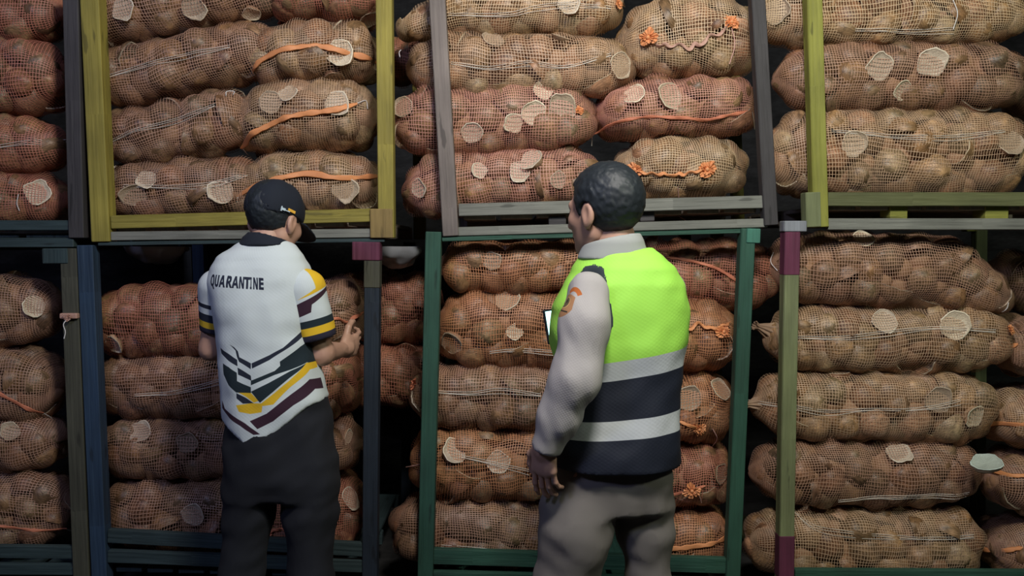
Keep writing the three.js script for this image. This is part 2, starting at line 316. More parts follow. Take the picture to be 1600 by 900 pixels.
    if (gs.length) { const f = part('inner_coconuts', mergeGeometries(gs), fillMat, inner); f.userData.kind = 'stuff'; }
  }
  // the net: drawn tight over the bumps
  let Bl = Float32Array.from(H);
  for (let pass = 0; pass < 3; pass++) { const T = new Float32Array(Bl.length); for (let i = 0; i <= NU; i++) for (let j = 0; j < NT; j++) { let s = 0, c = 0; for (let di = -2; di <= 2; di++) for (let dj = -2; dj <= 2; dj++) { const ii = i + di; if (ii < 0 || ii > NU) continue; s += Bl[ii * NT + (j + dj + NT) % NT]; c++; } T[i * NT + j] = s / c; } Bl = T; }
  const NP = G.map((p, k) => p.clone().addScaledVector(GN[k], Math.max(H[k] * 0.97, Bl[k] * 1.0) + 0.0025));
  const tmp = V();
  const lookup = (grid, u, th, out) => {
    const fu = clamp((u + 0.99) / 1.98 * NU, 0, NU - 1e-4), ft = ((th / (Math.PI * 2) * NT) % NT + NT) % NT, i = fu | 0, j = ft | 0, a = fu - i, b = ft - j, j2 = (j + 1) % NT;
    return out.copy(grid[i * NT + j]).multiplyScalar((1 - a) * (1 - b)).addScaledVector(grid[(i + 1) * NT + j], a * (1 - b)).addScaledVector(grid[i * NT + j2], (1 - a) * b).addScaledVector(grid[(i + 1) * NT + j2], a * b);
  };
  const net = new Ribbons(), pitch = o.pitch ?? 0.0105, arc = [0]; let prev = lookup(NP, -0.99, 0, V()).clone();
  for (let i = 1; i <= 240; i++) { const q = lookup(NP, -0.99 + 1.98 * i / 240, 0.3, V()); arc.push(arc[i - 1] + q.distanceTo(prev)); prev = q.clone(); }
  const half = 2.25, wander = (u, th) => 0.22 * N3(u * 1.6 + ph, th * 0.9, ph + 3), wanderU = (u, th) => 0.055 * N3(u * 2.2, th * 0.8 + ph, ph + 8);
  const per = Math.PI * 2 * Math.sqrt((A * A + B * B) / 2) * 1.05, nL = Math.round(per / pitch * half / Math.PI), nR = Math.round(arc[240] / pitch);
  const sw = o.sw ?? 0.0018, segR = 44, segL = Math.max(24, Math.round(L2 * 2 / 0.016));
  for (let k = 0, i = 0; k <= nR; k++) {
    const goal = arc[240] * k / nR; while (i < 239 && arc[i + 1] < goal) i++;
    const u0 = -0.99 + 1.98 * (i + clamp((goal - arc[i]) / Math.max(1e-6, arc[i + 1] - arc[i]), 0, 1)) / 240, P = [], Q = [];
    for (let j = 0; j <= segR; j++) { const th0 = -half + 2 * half * j / segR, u = u0 + wanderU(u0, th0), th = th0; P.push(rot(lookup(NP, u, th, V()))); const n = lookup(GN, u, th, V()); Q.push(V(n.x * ca - n.y * sa, n.x * sa + n.y * ca, n.z).normalize()); }
    net.add(P, Q, sw);
  }
  for (let k = 0; k <= nL; k++) {
    const th0 = -half + 2 * half * k / nL, P = [], Q = [];
    for (let j = 0; j <= segL; j++) { const u = -0.99 + 1.98 * j / segL, th = th0 + wander(u, th0); P.push(rot(lookup(NP, u, th, V()))); const n = lookup(GN, u, th, V()); Q.push(V(n.x * ca - n.y * sa, n.x * sa + n.y * ca, n.z).normalize()); }
    net.add(P, Q, sw);
  }
  const nm = NET[o.net ?? 'brown'];
  part('netting', net.build(), nm, inner);
  // a photograph point on (or beyond) the sack -> [position, normal] in the sack's own space
  const onSkin = (px, py, lift) => {
    const [x, y] = local(px, py); let b = -1, bd = 1e9;
    for (let k = 0; k < NP.length; k++) if (GN[k].z > -0.1) { const d = Math.hypot(NP[k].x - x, NP[k].y - y) - NP[k].z * 0.02; if (d < bd) { bd = d; b = k; } }
    const z = NP[b].z, n = GN[b]; const P = bd > 0.016 ? V(x, y, z * 0.8 + 0.01) : V(x, y, z).addScaledVector(n, lift);
    return [rot(P), V(n.x * ca - n.y * sa, n.x * sa + n.y * ca, Math.max(n.z, 0.3)).normalize()];
  };
  const along = (pts, lift, step) => {
    const c = new THREE.CatmullRomCurve3(pts.map(([x, y]) => V(x, y, 0))), n = Math.max(8, Math.round(c.getLength() / step)); const P = [], Q = [];
    for (let i = 0; i <= n; i++) { const q = c.getPointAt(i / n), [a, b] = onSkin(q.x, q.y, lift); P.push(a); Q.push(b); }
    for (let pass = 0; pass < 2; pass++) for (let i = 1; i < n; i++) { P[i].lerp(P[i - 1].clone().add(P[i + 1]).multiplyScalar(0.5), 0.5); }
    return [P, Q];
  };
  const band = (name, P, Q, w, th, mat, ruff) => {         // a thick ribbon with ruffled edges
    const pos = [], idx = [], uv = [], t3 = V(), s = V(), n = P.length;
    for (let i = 0; i < n; i++) {
      t3.copy(P[Math.min(i + 1, n - 1)]).sub(P[Math.max(i - 1, 0)]); s.crossVectors(t3, Q[i]).normalize();
      const k = i / (n - 1), ww = w * (0.75 + 0.45 * N3(k * 14 + ph, 2, ph)) * (0.35 + 0.65 * Math.min(1, Math.min(k, 1 - k) * 12)) / 2, wz = ruff * Math.sin(i * 0.55 + 3 * N3(i * 0.11, ph, 5)) * 0.003;
      for (const [a, b] of [[1, 0], [0.6, 1], [-0.6, 1], [-1, 0], [-0.6, -0.5], [0.6, -0.5]]) { const p = P[i].clone().addScaledVector(s, a * ww).addScaledVector(Q[i], b * th / 2 + (a > 0 ? wz : -wz)); pos.push(p.x, p.y, p.z); uv.push(k * 8, a); }
      if (i) for (let j = 0; j < 6; j++) { const a = (i - 1) * 6 + j, b = (i - 1) * 6 + (j + 1) % 6; idx.push(a, b, a + 6, b, b + 6, a + 6); }
    }
    const g = new THREE.BufferGeometry(); g.setIndex(idx); g.setAttribute('position', new THREE.Float32BufferAttribute(pos, 3)); g.setAttribute('uv', new THREE.Float32BufferAttribute(uv, 2)); g.computeVertexNormals();
    return part(name, g, mat, inner);
  };
  for (const th of o.threads ?? []) {
    const gs = []; for (const dy of [-1.6, 1.4, 4]) { const [P] = along(th.map(([x, y], i) => [x, y + dy * (1 + 0.6 * Math.sin(i * 2 + dy))]), 0.003, 9); gs.push(tube(P, 0.0011, 4, P.length * 2)); }
    part('seam_thread', mergeGeometries(gs), threadMat, inner, 'white thread seam');
  }
  for (const [pts, w, mat] of o.bands ?? []) { const [P, Q] = along(pts, 0.004, 4); band('hem_band', P, Q, w * 1.25 * mpp, 0.004, BAND[mat ?? 'orange'], 0.6); }
  for (const [pts, amp, per2, mat] of o.gathers ?? []) {
    const c = new THREE.CatmullRomCurve3(pts.map(([x, y]) => V(x, y, 0))), len = c.getLength(), wavy = [];
    for (let i = 0; i <= len / 4; i++) { const q = c.getPointAt(Math.min(1, i * 4 / len)); wavy.push([q.x, q.y + amp * (1 + 0.7 * N3(i * 0.31, 4, ph)) * Math.abs(Math.sin(i * 4 / per2 * 3.14 + 2 * N3(i * 0.15, ph, 2))) - amp * 0.5]); }
    const [P, Q] = along(wavy, 0.006, 3); band('gathered_mouth', P, Q, 6.5 * mpp, 0.007, BAND[mat ?? 'pink'], 1.4);
  }
  for (const [px, py, sz, mat] of o.knots ?? []) { const [p, n] = onSkin(px, py, 0.004); const m = part('knot', knotGeometry(((px * 13 + py * 7) | 0) + 99999, sz * 0.9 * mpp), BAND[mat ?? 'orange'], inner); m.position.copy(p); m.quaternion.setFromUnitVectors(V(0, 0, 1), n); }
  for (const [pts, mat] of o.strings ?? []) { const P = pts.map(([x, y]) => onSkin(x, y, 0.006)[0]); part('drawstring', tube(P, 0.0019, 5), mat === 'pink' ? pinkString : stringMat, inner); }
  for (const [px, py, side] of o.tips ?? []) {              // the gathered, pleated end of the net
    const [x, y] = local(px, py), e = lookup(NP, side * 0.9, 0, V()), a = V(side * L2 * 0.84, mid(side * 0.84), 0.0), b = V(x, y, e.z * 0.5 + 0.01), dir = b.clone().sub(a), len = dir.length();
    const g = new THREE.CylinderGeometry(1, 1, 1, 60, 10, true), pp = g.attributes.position, r0 = Math.min(A * prof(0.86) * 0.95, 0.085);
    for (let i = 0; i < pp.count; i++) { const k = pp.getY(i) + 0.5, an = Math.atan2(pp.getZ(i), pp.getX(i)); let rad = lerp(r0, 0.006, Math.pow(k, 0.7)); if (k > 0.9) rad += (k - 0.9) * 0.12; rad *= 1 + 0.16 * Math.sin(an * 9 + k * 3); pp.setXYZ(i, Math.cos(an) * rad, k * len, Math.sin(an) * rad); }
    g.computeVertexNormals(); const m = part('gathered_end', g, TIP[o.net ?? 'brown'], inner); m.position.copy(rot(a)); const d2 = V(dir.x * ca - dir.y * sa, dir.x * sa + dir.y * ca, dir.z).normalize(); m.quaternion.setFromUnitVectors(V(0, 1, 0), d2);
  }
  return t;
}
const fillMat = std(lin(0.40, 0.22, 0.12), 0.7);
const SHORT = { d: 0.42, n1: 4.0, n2: 2.1 };
// far left rack
sack({ b: [-240, -40, 100, 70], net: 'red', label: 'top dull red net coconut sack in the upper rack at the far left edge' });
sack({ b: [-240, 55, 97, 182], net: 'red', label: 'plump reddish net coconut sack, second from the top in the upper far left rack' });
sack({ b: [-240, 178, 96, 274], net: 'red', threads: [[[-20, 232], [30, 224], [88, 215]]], label: 'reddish net coconut sack, third from the top in the upper far left rack' });
sack({ b: [-240, 266, 102, 358], net: 'red', discs: [[52, 302, 21]], strings: [[[[30, 304], [27, 318], [29, 328]]]], label: 'bottom net sack with one pale disc, upper rack at the far left edge' });
sack({ b: [-240, 425, 86, 545], net: 'brown', discs: [[42, 482, 18]], label: 'top net coconut sack in the lower rack at the far left edge' });
sack({ b: [-240, 536, 92, 662], net: 'brown', a: -2, bands: [[[[-10, 606], [20, 625], [50, 650]], 6, 'rust']], strings: [[[[50, 650], [55, 668], [60, 686]]]], label: 'net coconut sack with slanting rust hem, second down in the lower far left rack' });
sack({ b: [-240, 640, 100, 742], net: 'brown', discs: [[15, 678, 15]], label: 'third net coconut sack from the top, lower rack at the far left edge' });
sack({ b: [-240, 728, 110, 866], net: 'brown', discs: [[90, 797, 17]], bands: [[[[-10, 818], [40, 828], [86, 836]], 5, 'rust']], strings: [[[[84, 838], [82, 850], [86, 858]]]], label: 'bottom net coconut sack with pale end disc, lower rack at the far left edge' });
// yellow rack, left stack: cream nets, low light put into the brown tone
sack({ c: [275, -2, 345, 106], a: 12, net: 'brown', discs: [[196, 14, 20], [302, 10, 20], [384, 12, 16]], label: 'top tilted net coconut sack in the left stack of the yellow rack' });
sack({ c: [288, 100, 292, 98], a: 12, net: 'brown', taperR: 0.1, threads: [[[160, 122], [215, 106], [300, 86], [360, 72]]], label: 'second tilted net sack from the top, left stack of the yellow rack' });
sack({ c: [276, 203, 236, 98], a: 11, net: 'brown', threads: [[[165, 222], [225, 202], [280, 187], [340, 165]]], strings: [[[[350, 150], [348, 142], [356, 140], [360, 148]]]], label: 'third tilted net sack with white thread seam, left stack of the yellow rack' });
sack({ c: [285, 296, 240, 98], a: 4, net: 'brown', discs: [[232, 280, 17], [210, 306, 20], [345, 302, 20]], threads: [[[195, 290], [280, 292], [330, 288], [385, 270]]], label: 'bottom net sack with three pale discs, left stack of the yellow rack' });
// yellow rack, right stack
sack({ ...SHORT, c: [512, -2, 180, 84], net: 'red', discs: [[570, 12, 26]], tips: [[425, 22, -1]], label: 'red net coconut sack on top of the right stack of the yellow rack' });
sack({ ...SHORT, c: [491, 84, 200, 102], a: 2, net: 'tan', dropL: -14, discs: [[530, 80, 22], [517, 112, 17], [580, 84, 17]], bands: [[[[376, 112], [415, 90], [460, 78], [500, 75], [550, 85], [588, 90]], 9]], strings: [[[[378, 112], [376, 116], [374, 122]]]], label: 'net sack with arched orange hem, second from the top right in the yellow rack' });
sack({ ...SHORT, c: [478, 180, 222, 116], a: 2, net: 'tan', dropL: -12, discs: [[424, 160, 18], [450, 149, 17], [525, 163, 20]], bands: [[[[364, 226], [405, 203], [445, 187], [490, 178], [530, 172], [555, 160]], 9]], strings: [[[[368, 226], [369, 232], [370, 240]]], [[[555, 160], [566, 154], [568, 166]]]], label: 'fattest orange hemmed net sack, third down at right in the yellow rack' });
sack({ ...SHORT, c: [481, 288, 224, 104], a: 1, net: 'tan', dropL: -10, discs: [[537, 297, 22]], bands: [[[[366, 306], [405, 290], [450, 277], [480, 272], [540, 279], [590, 270]], 9]], strings: [[[[369, 306], [368, 311], [367, 320]]]], label: 'orange hemmed net sack just above the black cap, bottom of the yellow rack' });
// grey rack, left stack
sack({ b: [624, -38, 972, 56], net: 'cream', taperL: 0.4, dropL: -30, discs: [[720, 42, 21], [888, 6, 18]], strings: [[[[620, 66], [617, 70], [618, 78]]]], threads: [[[700, 20], [800, 22], [850, 10], [955, 8]]], knots: [[968, 0, 9]], label: 'cream net coconut sack with drooping left tip, top of the grey rack left stack' });
sack({ b: [640, 50, 986, 154], net: 'tan', discs: [[770, 62, 19], [880, 60, 16], [968, 98, 21]], threads: [[[705, 98], [770, 107], [830, 98], [880, 105], [955, 84]]], label: 'tan net coconut sack with wavy white thread, second down in the grey rack left stack' });
sack({ b: [612, 128, 928, 242], net: 'pink', a: 2, discs: [[630, 167, 18], [800, 194, 17], [835, 178, 20], [877, 172, 24], [738, 208, 18], [852, 142, 17]], knots: [[905, 172, 8]], label: 'pink net coconut sack with several bright discs, third down in the grey rack left stack' });
sack({ b: [628, 230, 935, 334], net: 'pink', a: 3, dropL: -10, discs: [[830, 250, 20], [655, 295, 16], [870, 280, 14], [752, 270, 14], [810, 268, 18]], label: 'pink net coconut sack at the bottom of the grey rack, beside the dark haired head' });
// grey rack, right stack
sack({ ...SHORT, c: [1080, 62, 216, 136], net: 'cream', n1: 2.8, bend: -8, gathers: [[[[1018, 62], [1050, 72], [1075, 73], [1105, 60], [1136, 42]], 9, 24]], knots: [[1014, 59, 15], [1139, 38, 13]], strings: [[[[1139, 42], [1146, 70], [1140, 98]], 'pink']], label: 'round cream net sack with scalloped gathered mouth, topmost right in the grey rack' });
sack({ ...SHORT, c: [1057, 170, 252, 102], net: 'pink', dropL: -8, discs: [[1045, 150, 22], [993, 150, 17]], bands: [[[[932, 202], [965, 189], [1010, 183], [1050, 185], [1100, 187], [1135, 181], [1172, 172]], 5, 'rust']], strings: [[[[936, 190], [932, 200], [931, 220]]], [[[1178, 172], [1186, 182], [1195, 192]]]], label: 'reddish net sack with thin rust hem and white tail strings, in the grey rack' });
sack({ ...SHORT, c: [1065, 264, 200, 106], net: 'cream', n1: 2.8, gathers: [[[[997, 265], [1020, 271], [1050, 273], [1075, 271], [1102, 266]], 7, 20, 'orange']], knots: [[995, 265, 14], [1102, 266, 15]], strings: [[[[1060, 290], [1066, 310], [1072, 330], [1092, 345]], 'pink']], label: 'cream net sack with orange gathered mouth, bottom right in the grey rack' });
// yellow-green rack
sack({ b: [1184, -34, 1606, 76], net: 'cream', discs: [[1222, 12, 24]], taperR: 0.15, threads: [[[1330, 45], [1420, 48], [1490, 46]]], strings: [[[[1484, 2], [1490, 24], [1486, 46]]]], label: 'top cream net coconut sack in the yellow-green rack at the upper right' });
sack({ b: [1216, 66, 1606, 177], net: 'brown', discs: [[1372, 107, 23], [1455, 100, 24], [1415, 140, 17]], label: 'reddish brown net coconut sack in the middle of the yellow-green rack' });
sack({ b: [1204, 168, 1606, 314], net: 'tan', discs: [[1330, 224, 21], [1580, 222, 24]], threads: [[[1300, 204], [1400, 214], [1480, 215], [1570, 204]]], label: 'large tan net coconut sack on the deck of the yellow-green rack' });
sack({ ...SHORT, b: [1592, 110, 1790, 190], net: 'brown', z: -3.2, label: 'brown net sack peeking in at the right edge behind the yellow-green rack stack' });
// blue post rack, left stack
sack({ b: [144, 444, 440, 560], net: 'red', discs: [[172, 538, 17]], label: 'top reddish net coconut sack left of the man in the cap, blue post rack' });
sack({ b: [150, 548, 440, 657], net: 'brown', threads: [[[217, 614], [278, 611], [350, 593]]], label: 'second net sack from the top, left stack of the blue post rack' });
sack({ b: [155, 648, 440, 752], net: 'brown', discs: [[217, 680, 20], [294, 690, 19]], label: 'third net sack with two oval pale faces, left stack of the blue post rack' });
sack({ b: [160, 744, 440, 866], net: 'brown', a: -3, discs: [[306, 803, 20]], label: 'bottom net sack of the left stack in the blue post rack' });
// blue post rack, right stack, behind the man in the cap
sack({ ...SHORT, b: [430, 432, 568, 545], net: 'brown', gathers: [[[[515, 492], [540, 500], [562, 488]], 6, 16, 'rust']], label: 'top net sack beyond the striped sleeve, blue post rack' });
sack({ ...SHORT, b: [420, 538, 560, 655], net: 'red', label: 'net sack beyond the bent elbow of the man in the cap, second in its stack' });
sack({ ...SHORT, b: [405, 646, 558, 745], net: 'brown', discs: [[534, 690, 13]], label: 'third net sack down behind the dark trousers of the man in the cap' });
sack({ ...SHORT, b: [408, 738, 566, 870], net: 'red', discs: [[539, 790, 20]], knots: [[416, 832, 12, 'rust']], gathers: [[[[416, 832], [440, 824], [456, 828]], 5, 16, 'rust']], label: 'bottom net sack with one round pale disc beside the dark trouser leg' });
// seen through the gaps, a row behind
sack({ b: [520, 425, 690, 540], net: 'red', z: -3.55, label: 'dim net sack in the dark gap beside the green post, topmost there' });
sack({ b: [525, 535, 690, 640], net: 'red', z: -3.55, label: 'dim net sack low in the dark gap beside the green post, under another dim one' });
sack({ b: [596, 55, 720, 132], net: 'red', z: -3.5, label: 'dim net sack deep in the gap between the yellow and grey racks' });
// green rack, left stack
sack({ b: [688, 374, 960, 462], net: 'orange', discs: [[770, 408, 16]], label: 'top orange brown net sack in the green rack, left of the vest' });
sack({ b: [681, 452, 960, 578], net: 'orange', a: -1, discs: [[792, 471, 22], [706, 536, 21], [805, 520, 14]], threads: [[[765, 549], [808, 546], [870, 549]]], label: 'orange brown net sack with a bright disc on its upper edge, beside the phone' });
sack({ b: [640, 566, 900, 672], net: 'brown', a: -1, knots: [[645, 606, 12, 'rust']], threads: [[[680, 610], [740, 613], [783, 607], [845, 616]]], label: 'net sack with an orange knot left of the green post, middle of the green rack' });
sack({ b: [642, 664, 880, 784], net: 'orange', a: -2, discs: [[710, 705, 21], [779, 722, 20]], threads: [[[722, 711], [777, 723], [826, 735]]], strings: [[[[660, 726], [645, 732], [632, 740]], 'pink']], label: 'orange brown net sack with two oval discs, fourth down in the green rack' });
sack({ b: [608, 776, 880, 886], net: 'brown', a: -3, threads: [[[690, 850], [740, 855], [800, 861]]], label: 'bottom net sack at left in the green rack, poking out past its post' });
// green rack, right stack, behind the man in the vest
sack({ b: [985, 374, 1215, 482], net: 'red', z: -3.2, a: -4, bands: [[[[1040, 402], [1080, 408], [1120, 420], [1160, 445]], 5, 'rust']], label: 'dim reddish net sack right of the vest, topmost in the green rack right stack' });
sack({ ...SHORT, b: [985, 462, 1152, 584], net: 'orange', gathers: [[[[1066, 516], [1090, 506], [1110, 512], [1142, 505]], 8, 20, 'orange']], knots: [[1128, 518, 13]], label: 'net sack with orange gathered mouth beside the green half of the vest' });
sack({ ...SHORT, b: [980, 574, 1146, 692], net: 'orange', discs: [[1078, 588, 19], [1074, 622, 22], [1127, 612, 21]], knots: [[1090, 668, 13]], bands: [[[[1058, 655], [1075, 662], [1090, 668]], 6, 'orange']], strings: [[[[1112, 668], [1122, 685], [1120, 704]], 'pink']], label: 'net sack with three pale discs above an orange knot, beside the silver vest band' });
sack({ ...SHORT, b: [980, 684, 1142, 792], net: 'red', discs: [[1124, 740, 18], [1066, 698, 15]], knots: [[1078, 762, 14]], bands: [[[[1042, 775], [1060, 768], [1078, 762], [1100, 756]], 5, 'rust']], strings: [[[[1084, 764], [1092, 774], [1096, 784]], 'pink']], label: 'net sack with red knot and curled hem beside the navy hem of the vest' });
sack({ ...SHORT, b: [980, 784, 1144, 886], net: 'orange', dropR: -4, bands: [[[[1000, 854], [1041, 853], [1072, 851], [1103, 848], [1142, 840]], 8, 'orange']], strings: [[[[1136, 840], [1141, 836], [1147, 832]]]], label: 'bottom net sack with straight orange hem beside the walking man\'s trousers' });
// maroon and pale green rack
sack({ b: [1203, 362, 1592, 484], net: 'brown', a: -2, taperR: 0.30, dropR: -34, discs: [[1352, 376, 17]], strings: [[[[1588, 474], [1586, 484], [1576, 494]]], [[[1222, 396], [1216, 410], [1224, 424]]]], label: 'top reddish brown net sack tapering to the right, maroon and pale green rack' });
sack({ b: [1200, 474, 1580, 584], net: 'tan', discs: [[1490, 510, 24], [1386, 503, 20]], tips: [[1190, 512, -1]], knots: [[1584, 517, 10]], threads: [[[1248, 527], [1306, 527], [1383, 519], [1461, 511], [1555, 517]]], label: 'tan net sack with bright bent disc and tied left tip, maroon and green rack' });
sack({ b: [1182, 576, 1562, 694], net: 'tan', a: -1, discs: [[1468, 627, 22], [1322, 592, 19], [1520, 648, 20]], tips: [[1174, 640, -1]], threads: [[[1185, 635], [1233, 635], [1293, 643], [1350, 638], [1433, 637], [1500, 626]]], label: 'tan net sack with a round bright disc at right, under the tied tip sack' });
sack({ b: [1178, 684, 1536, 796], net: 'brown', discs: [[1412, 713, 21]], threads: [[[1310, 782], [1383, 775], [1517, 773]]], label: 'dull brown net sack, fourth down in the maroon and pale green rack' });
sack({ b: [1168, 788, 1544, 912], net: 'tan', discs: [[1262, 788, 14]], threads: [[[1247, 803], [1267, 823], [1317, 832], [1433, 838], [1525, 840]]], label: 'bottom net sack in the maroon and pale green rack' });
// right edge
sack({ ...SHORT, b: [1562, 492, 1740, 592], net: 'brown', bands: [[[[1562, 580], [1580, 562], [1604, 540]], 9]], label: 'top orange hemmed net sack at the right edge, lower rack' });
sack({ ...SHORT, b: [1548, 602, 1740, 702], net: 'tan', bands: [[[[1568, 690], [1576, 674], [1604, 660]], 8]], label: 'net sack at the right edge just above the loose coconut half' });
sack({ ...SHORT, b: [1538, 702, 1740, 796], net: 'brown', bands: [[[[1548, 738], [1570, 746], [1610, 744]], 7]], strings: [[[[1552, 732], [1546, 736], [1553, 742]]]], label: 'net sack at the right edge that carries the loose coconut half' });
sack({ ...SHORT, b: [1550, 808, 1740, 912], net: 'brown', bands: [[[[1566, 896], [1582, 878], [1606, 860]], 8]], label: 'bottom net sack at the right edge, lower rack' });
sack({ b: [1560, 390, 1740, 488], net: 'brown', z: -3.5, label: 'dim net sack at the right edge behind the tapering top sack' });


// ------------------------------------------------------------------ people: signed distance fields, meshed by surface nets
const smin = (a, b, k) => { const h = Math.max(k - Math.abs(a - b), 0) / k; return Math.min(a, b) - h * h * k * 0.25; };
const smax = (a, b, k) => -smin(-a, -b, k);
/** tapered capsule from a to b */
function cone(a, b, ra, rb) {
  const dx = b.x - a.x, dy = b.y - a.y, dz = b.z - a.z, l2 = dx * dx + dy * dy + dz * dz;
  return (x, y, z) => { const px = x - a.x, py = y - a.y, pz = z - a.z, h = clamp((px * dx + py * dy + pz * dz) / l2, 0, 1), qx = px - dx * h, qy = py - dy * h, qz = pz - dz * h; return Math.sqrt(qx * qx + qy * qy + qz * qz) - (ra + (rb - ra) * h); };
}
function ell(c, r) { return (x, y, z) => { const px = x - c.x, py = y - c.y, pz = z - c.z, k0 = Math.hypot(px / r.x, py / r.y, pz / r.z), k1 = Math.hypot(px / (r.x * r.x), py / (r.y * r.y), pz / (r.z * r.z)); return k1 > 1e-9 ? k0 * (k0 - 1) / k1 : -Math.min(r.x, r.y, r.z); }; }
function union(k, ...fs) { return (x, y, z) => { let d = fs[0](x, y, z); for (let i = 1; i < fs.length; i++) d = smin(d, fs[i](x, y, z), k); return d; }; }
/** naive surface nets */
function mesh(f, lo, hi, c) {
  const nx = Math.ceil((hi.x - lo.x) / c) + 1, ny = Math.ceil((hi.y - lo.y) / c) + 1, nz = Math.ceil((hi.z - lo.z) / c) + 1, S = new Float32Array(nx * ny * nz), at3 = (i, j, k) => (k * ny + j) * nx + i;
  for (let k = 0; k < nz; k++) for (let j = 0; j < ny; j++) for (let i = 0; i < nx; i++) S[at3(i, j, k)] = f(lo.x + i * c, lo.y + j * c, lo.z + k * c);
  const vid = new Int32Array(nx * ny * nz).fill(-1), pos = [], idx = [];
  for (let k = 0; k < nz - 1; k++) for (let j = 0; j < ny - 1; j++) for (let i = 0; i < nx - 1; i++) {
    let n = 0, sx = 0, sy = 0, sz = 0; const v = (a, b, d) => S[at3(i + a, j + b, k + d)];
    const E = (a, b, d, a2, b2, d2) => { const p = v(a, b, d), q = v(a2, b2, d2); if ((p < 0) !== (q < 0)) { const t = p / (p - q); sx += a + (a2 - a) * t; sy += b + (b2 - b) * t; sz += d + (d2 - d) * t; n++; } };
    E(0,0,0,1,0,0); E(0,1,0,1,1,0); E(0,0,1,1,0,1); E(0,1,1,1,1,1); E(0,0,0,0,1,0); E(1,0,0,1,1,0); E(0,0,1,0,1,1); E(1,0,1,1,1,1); E(0,0,0,0,0,1); E(1,0,0,1,0,1); E(0,1,0,0,1,1); E(1,1,0,1,1,1);
    if (n) { vid[at3(i, j, k)] = pos.length / 3; pos.push(lo.x + (i + sx / n) * c, lo.y + (j + sy / n) * c, lo.z + (k + sz / n) * c); }
  }
  const quad = (a, b, d, e, flip) => { if (a < 0 || b < 0 || d < 0 || e < 0) return; if (flip) idx.push(a, d, b, a, e, d); else idx.push(a, b, d, a, d, e); };
  for (let k = 1; k < nz - 1; k++) for (let j = 1; j < ny - 1; j++) for (let i = 1; i < nx - 1; i++) {
    const s = S[at3(i, j, k)] < 0;
    if (s !== S[at3(i + 1, j, k)] < 0) quad(vid[at3(i, j - 1, k - 1)], vid[at3(i, j, k - 1)], vid[at3(i, j, k)], vid[at3(i, j - 1, k)], !s);
    if (s !== S[at3(i, j + 1, k)] < 0) quad(vid[at3(i - 1, j, k - 1)], vid[at3(i - 1, j, k)], vid[at3(i, j, k)], vid[at3(i, j, k - 1)], !s);
    if (s !== S[at3(i, j, k + 1)] < 0) quad(vid[at3(i - 1, j - 1, k)], vid[at3(i, j - 1, k)], vid[at3(i, j, k)], vid[at3(i - 1, j, k)], !s);
  }
  const g = new THREE.BufferGeometry(); g.setIndex(idx); g.setAttribute('position', new THREE.Float32BufferAttribute(pos, 3)); g.computeVertexNormals(); return g;
}
/** uv of a geometry from a function; triangles that straddle the u seam are unwrapped */
function mapUV(g, fn) {
  const h = g.toNonIndexed(), p = h.attributes.position, nrm = h.attributes.normal, uv = new Float32Array(p.count * 2);
  for (let i = 0; i < p.count; i++) { const [u, v] = fn(p.getX(i), p.getY(i), p.getZ(i)); uv[i * 2] = u; uv[i * 2 + 1] = v; }
  for (let i = 0; i < p.count; i += 3) { let hi = -9; for (let k = 0; k < 3; k++) hi = Math.max(hi, uv[(i + k) * 2]); for (let k = 0; k < 3; k++) if (hi - uv[(i + k) * 2] > 0.5) uv[(i + k) * 2] += 1; }
  h.setAttribute('uv', new THREE.BufferAttribute(uv, 2)); return h;
}
const box2 = (pts, m) => { const lo = V(1e9, 1e9, 1e9), hi = V(-1e9, -1e9, -1e9); for (const p of pts) { lo.min(p); hi.max(p); } return [lo.subScalar(m), hi.addScalar(m)]; };
const flat = (g) => { g = g.index ? g.toNonIndexed() : g; for (const k of Object.keys(g.attributes)) if (k !== 'position' && k !== 'normal') g.deleteAttribute(k); return g; };

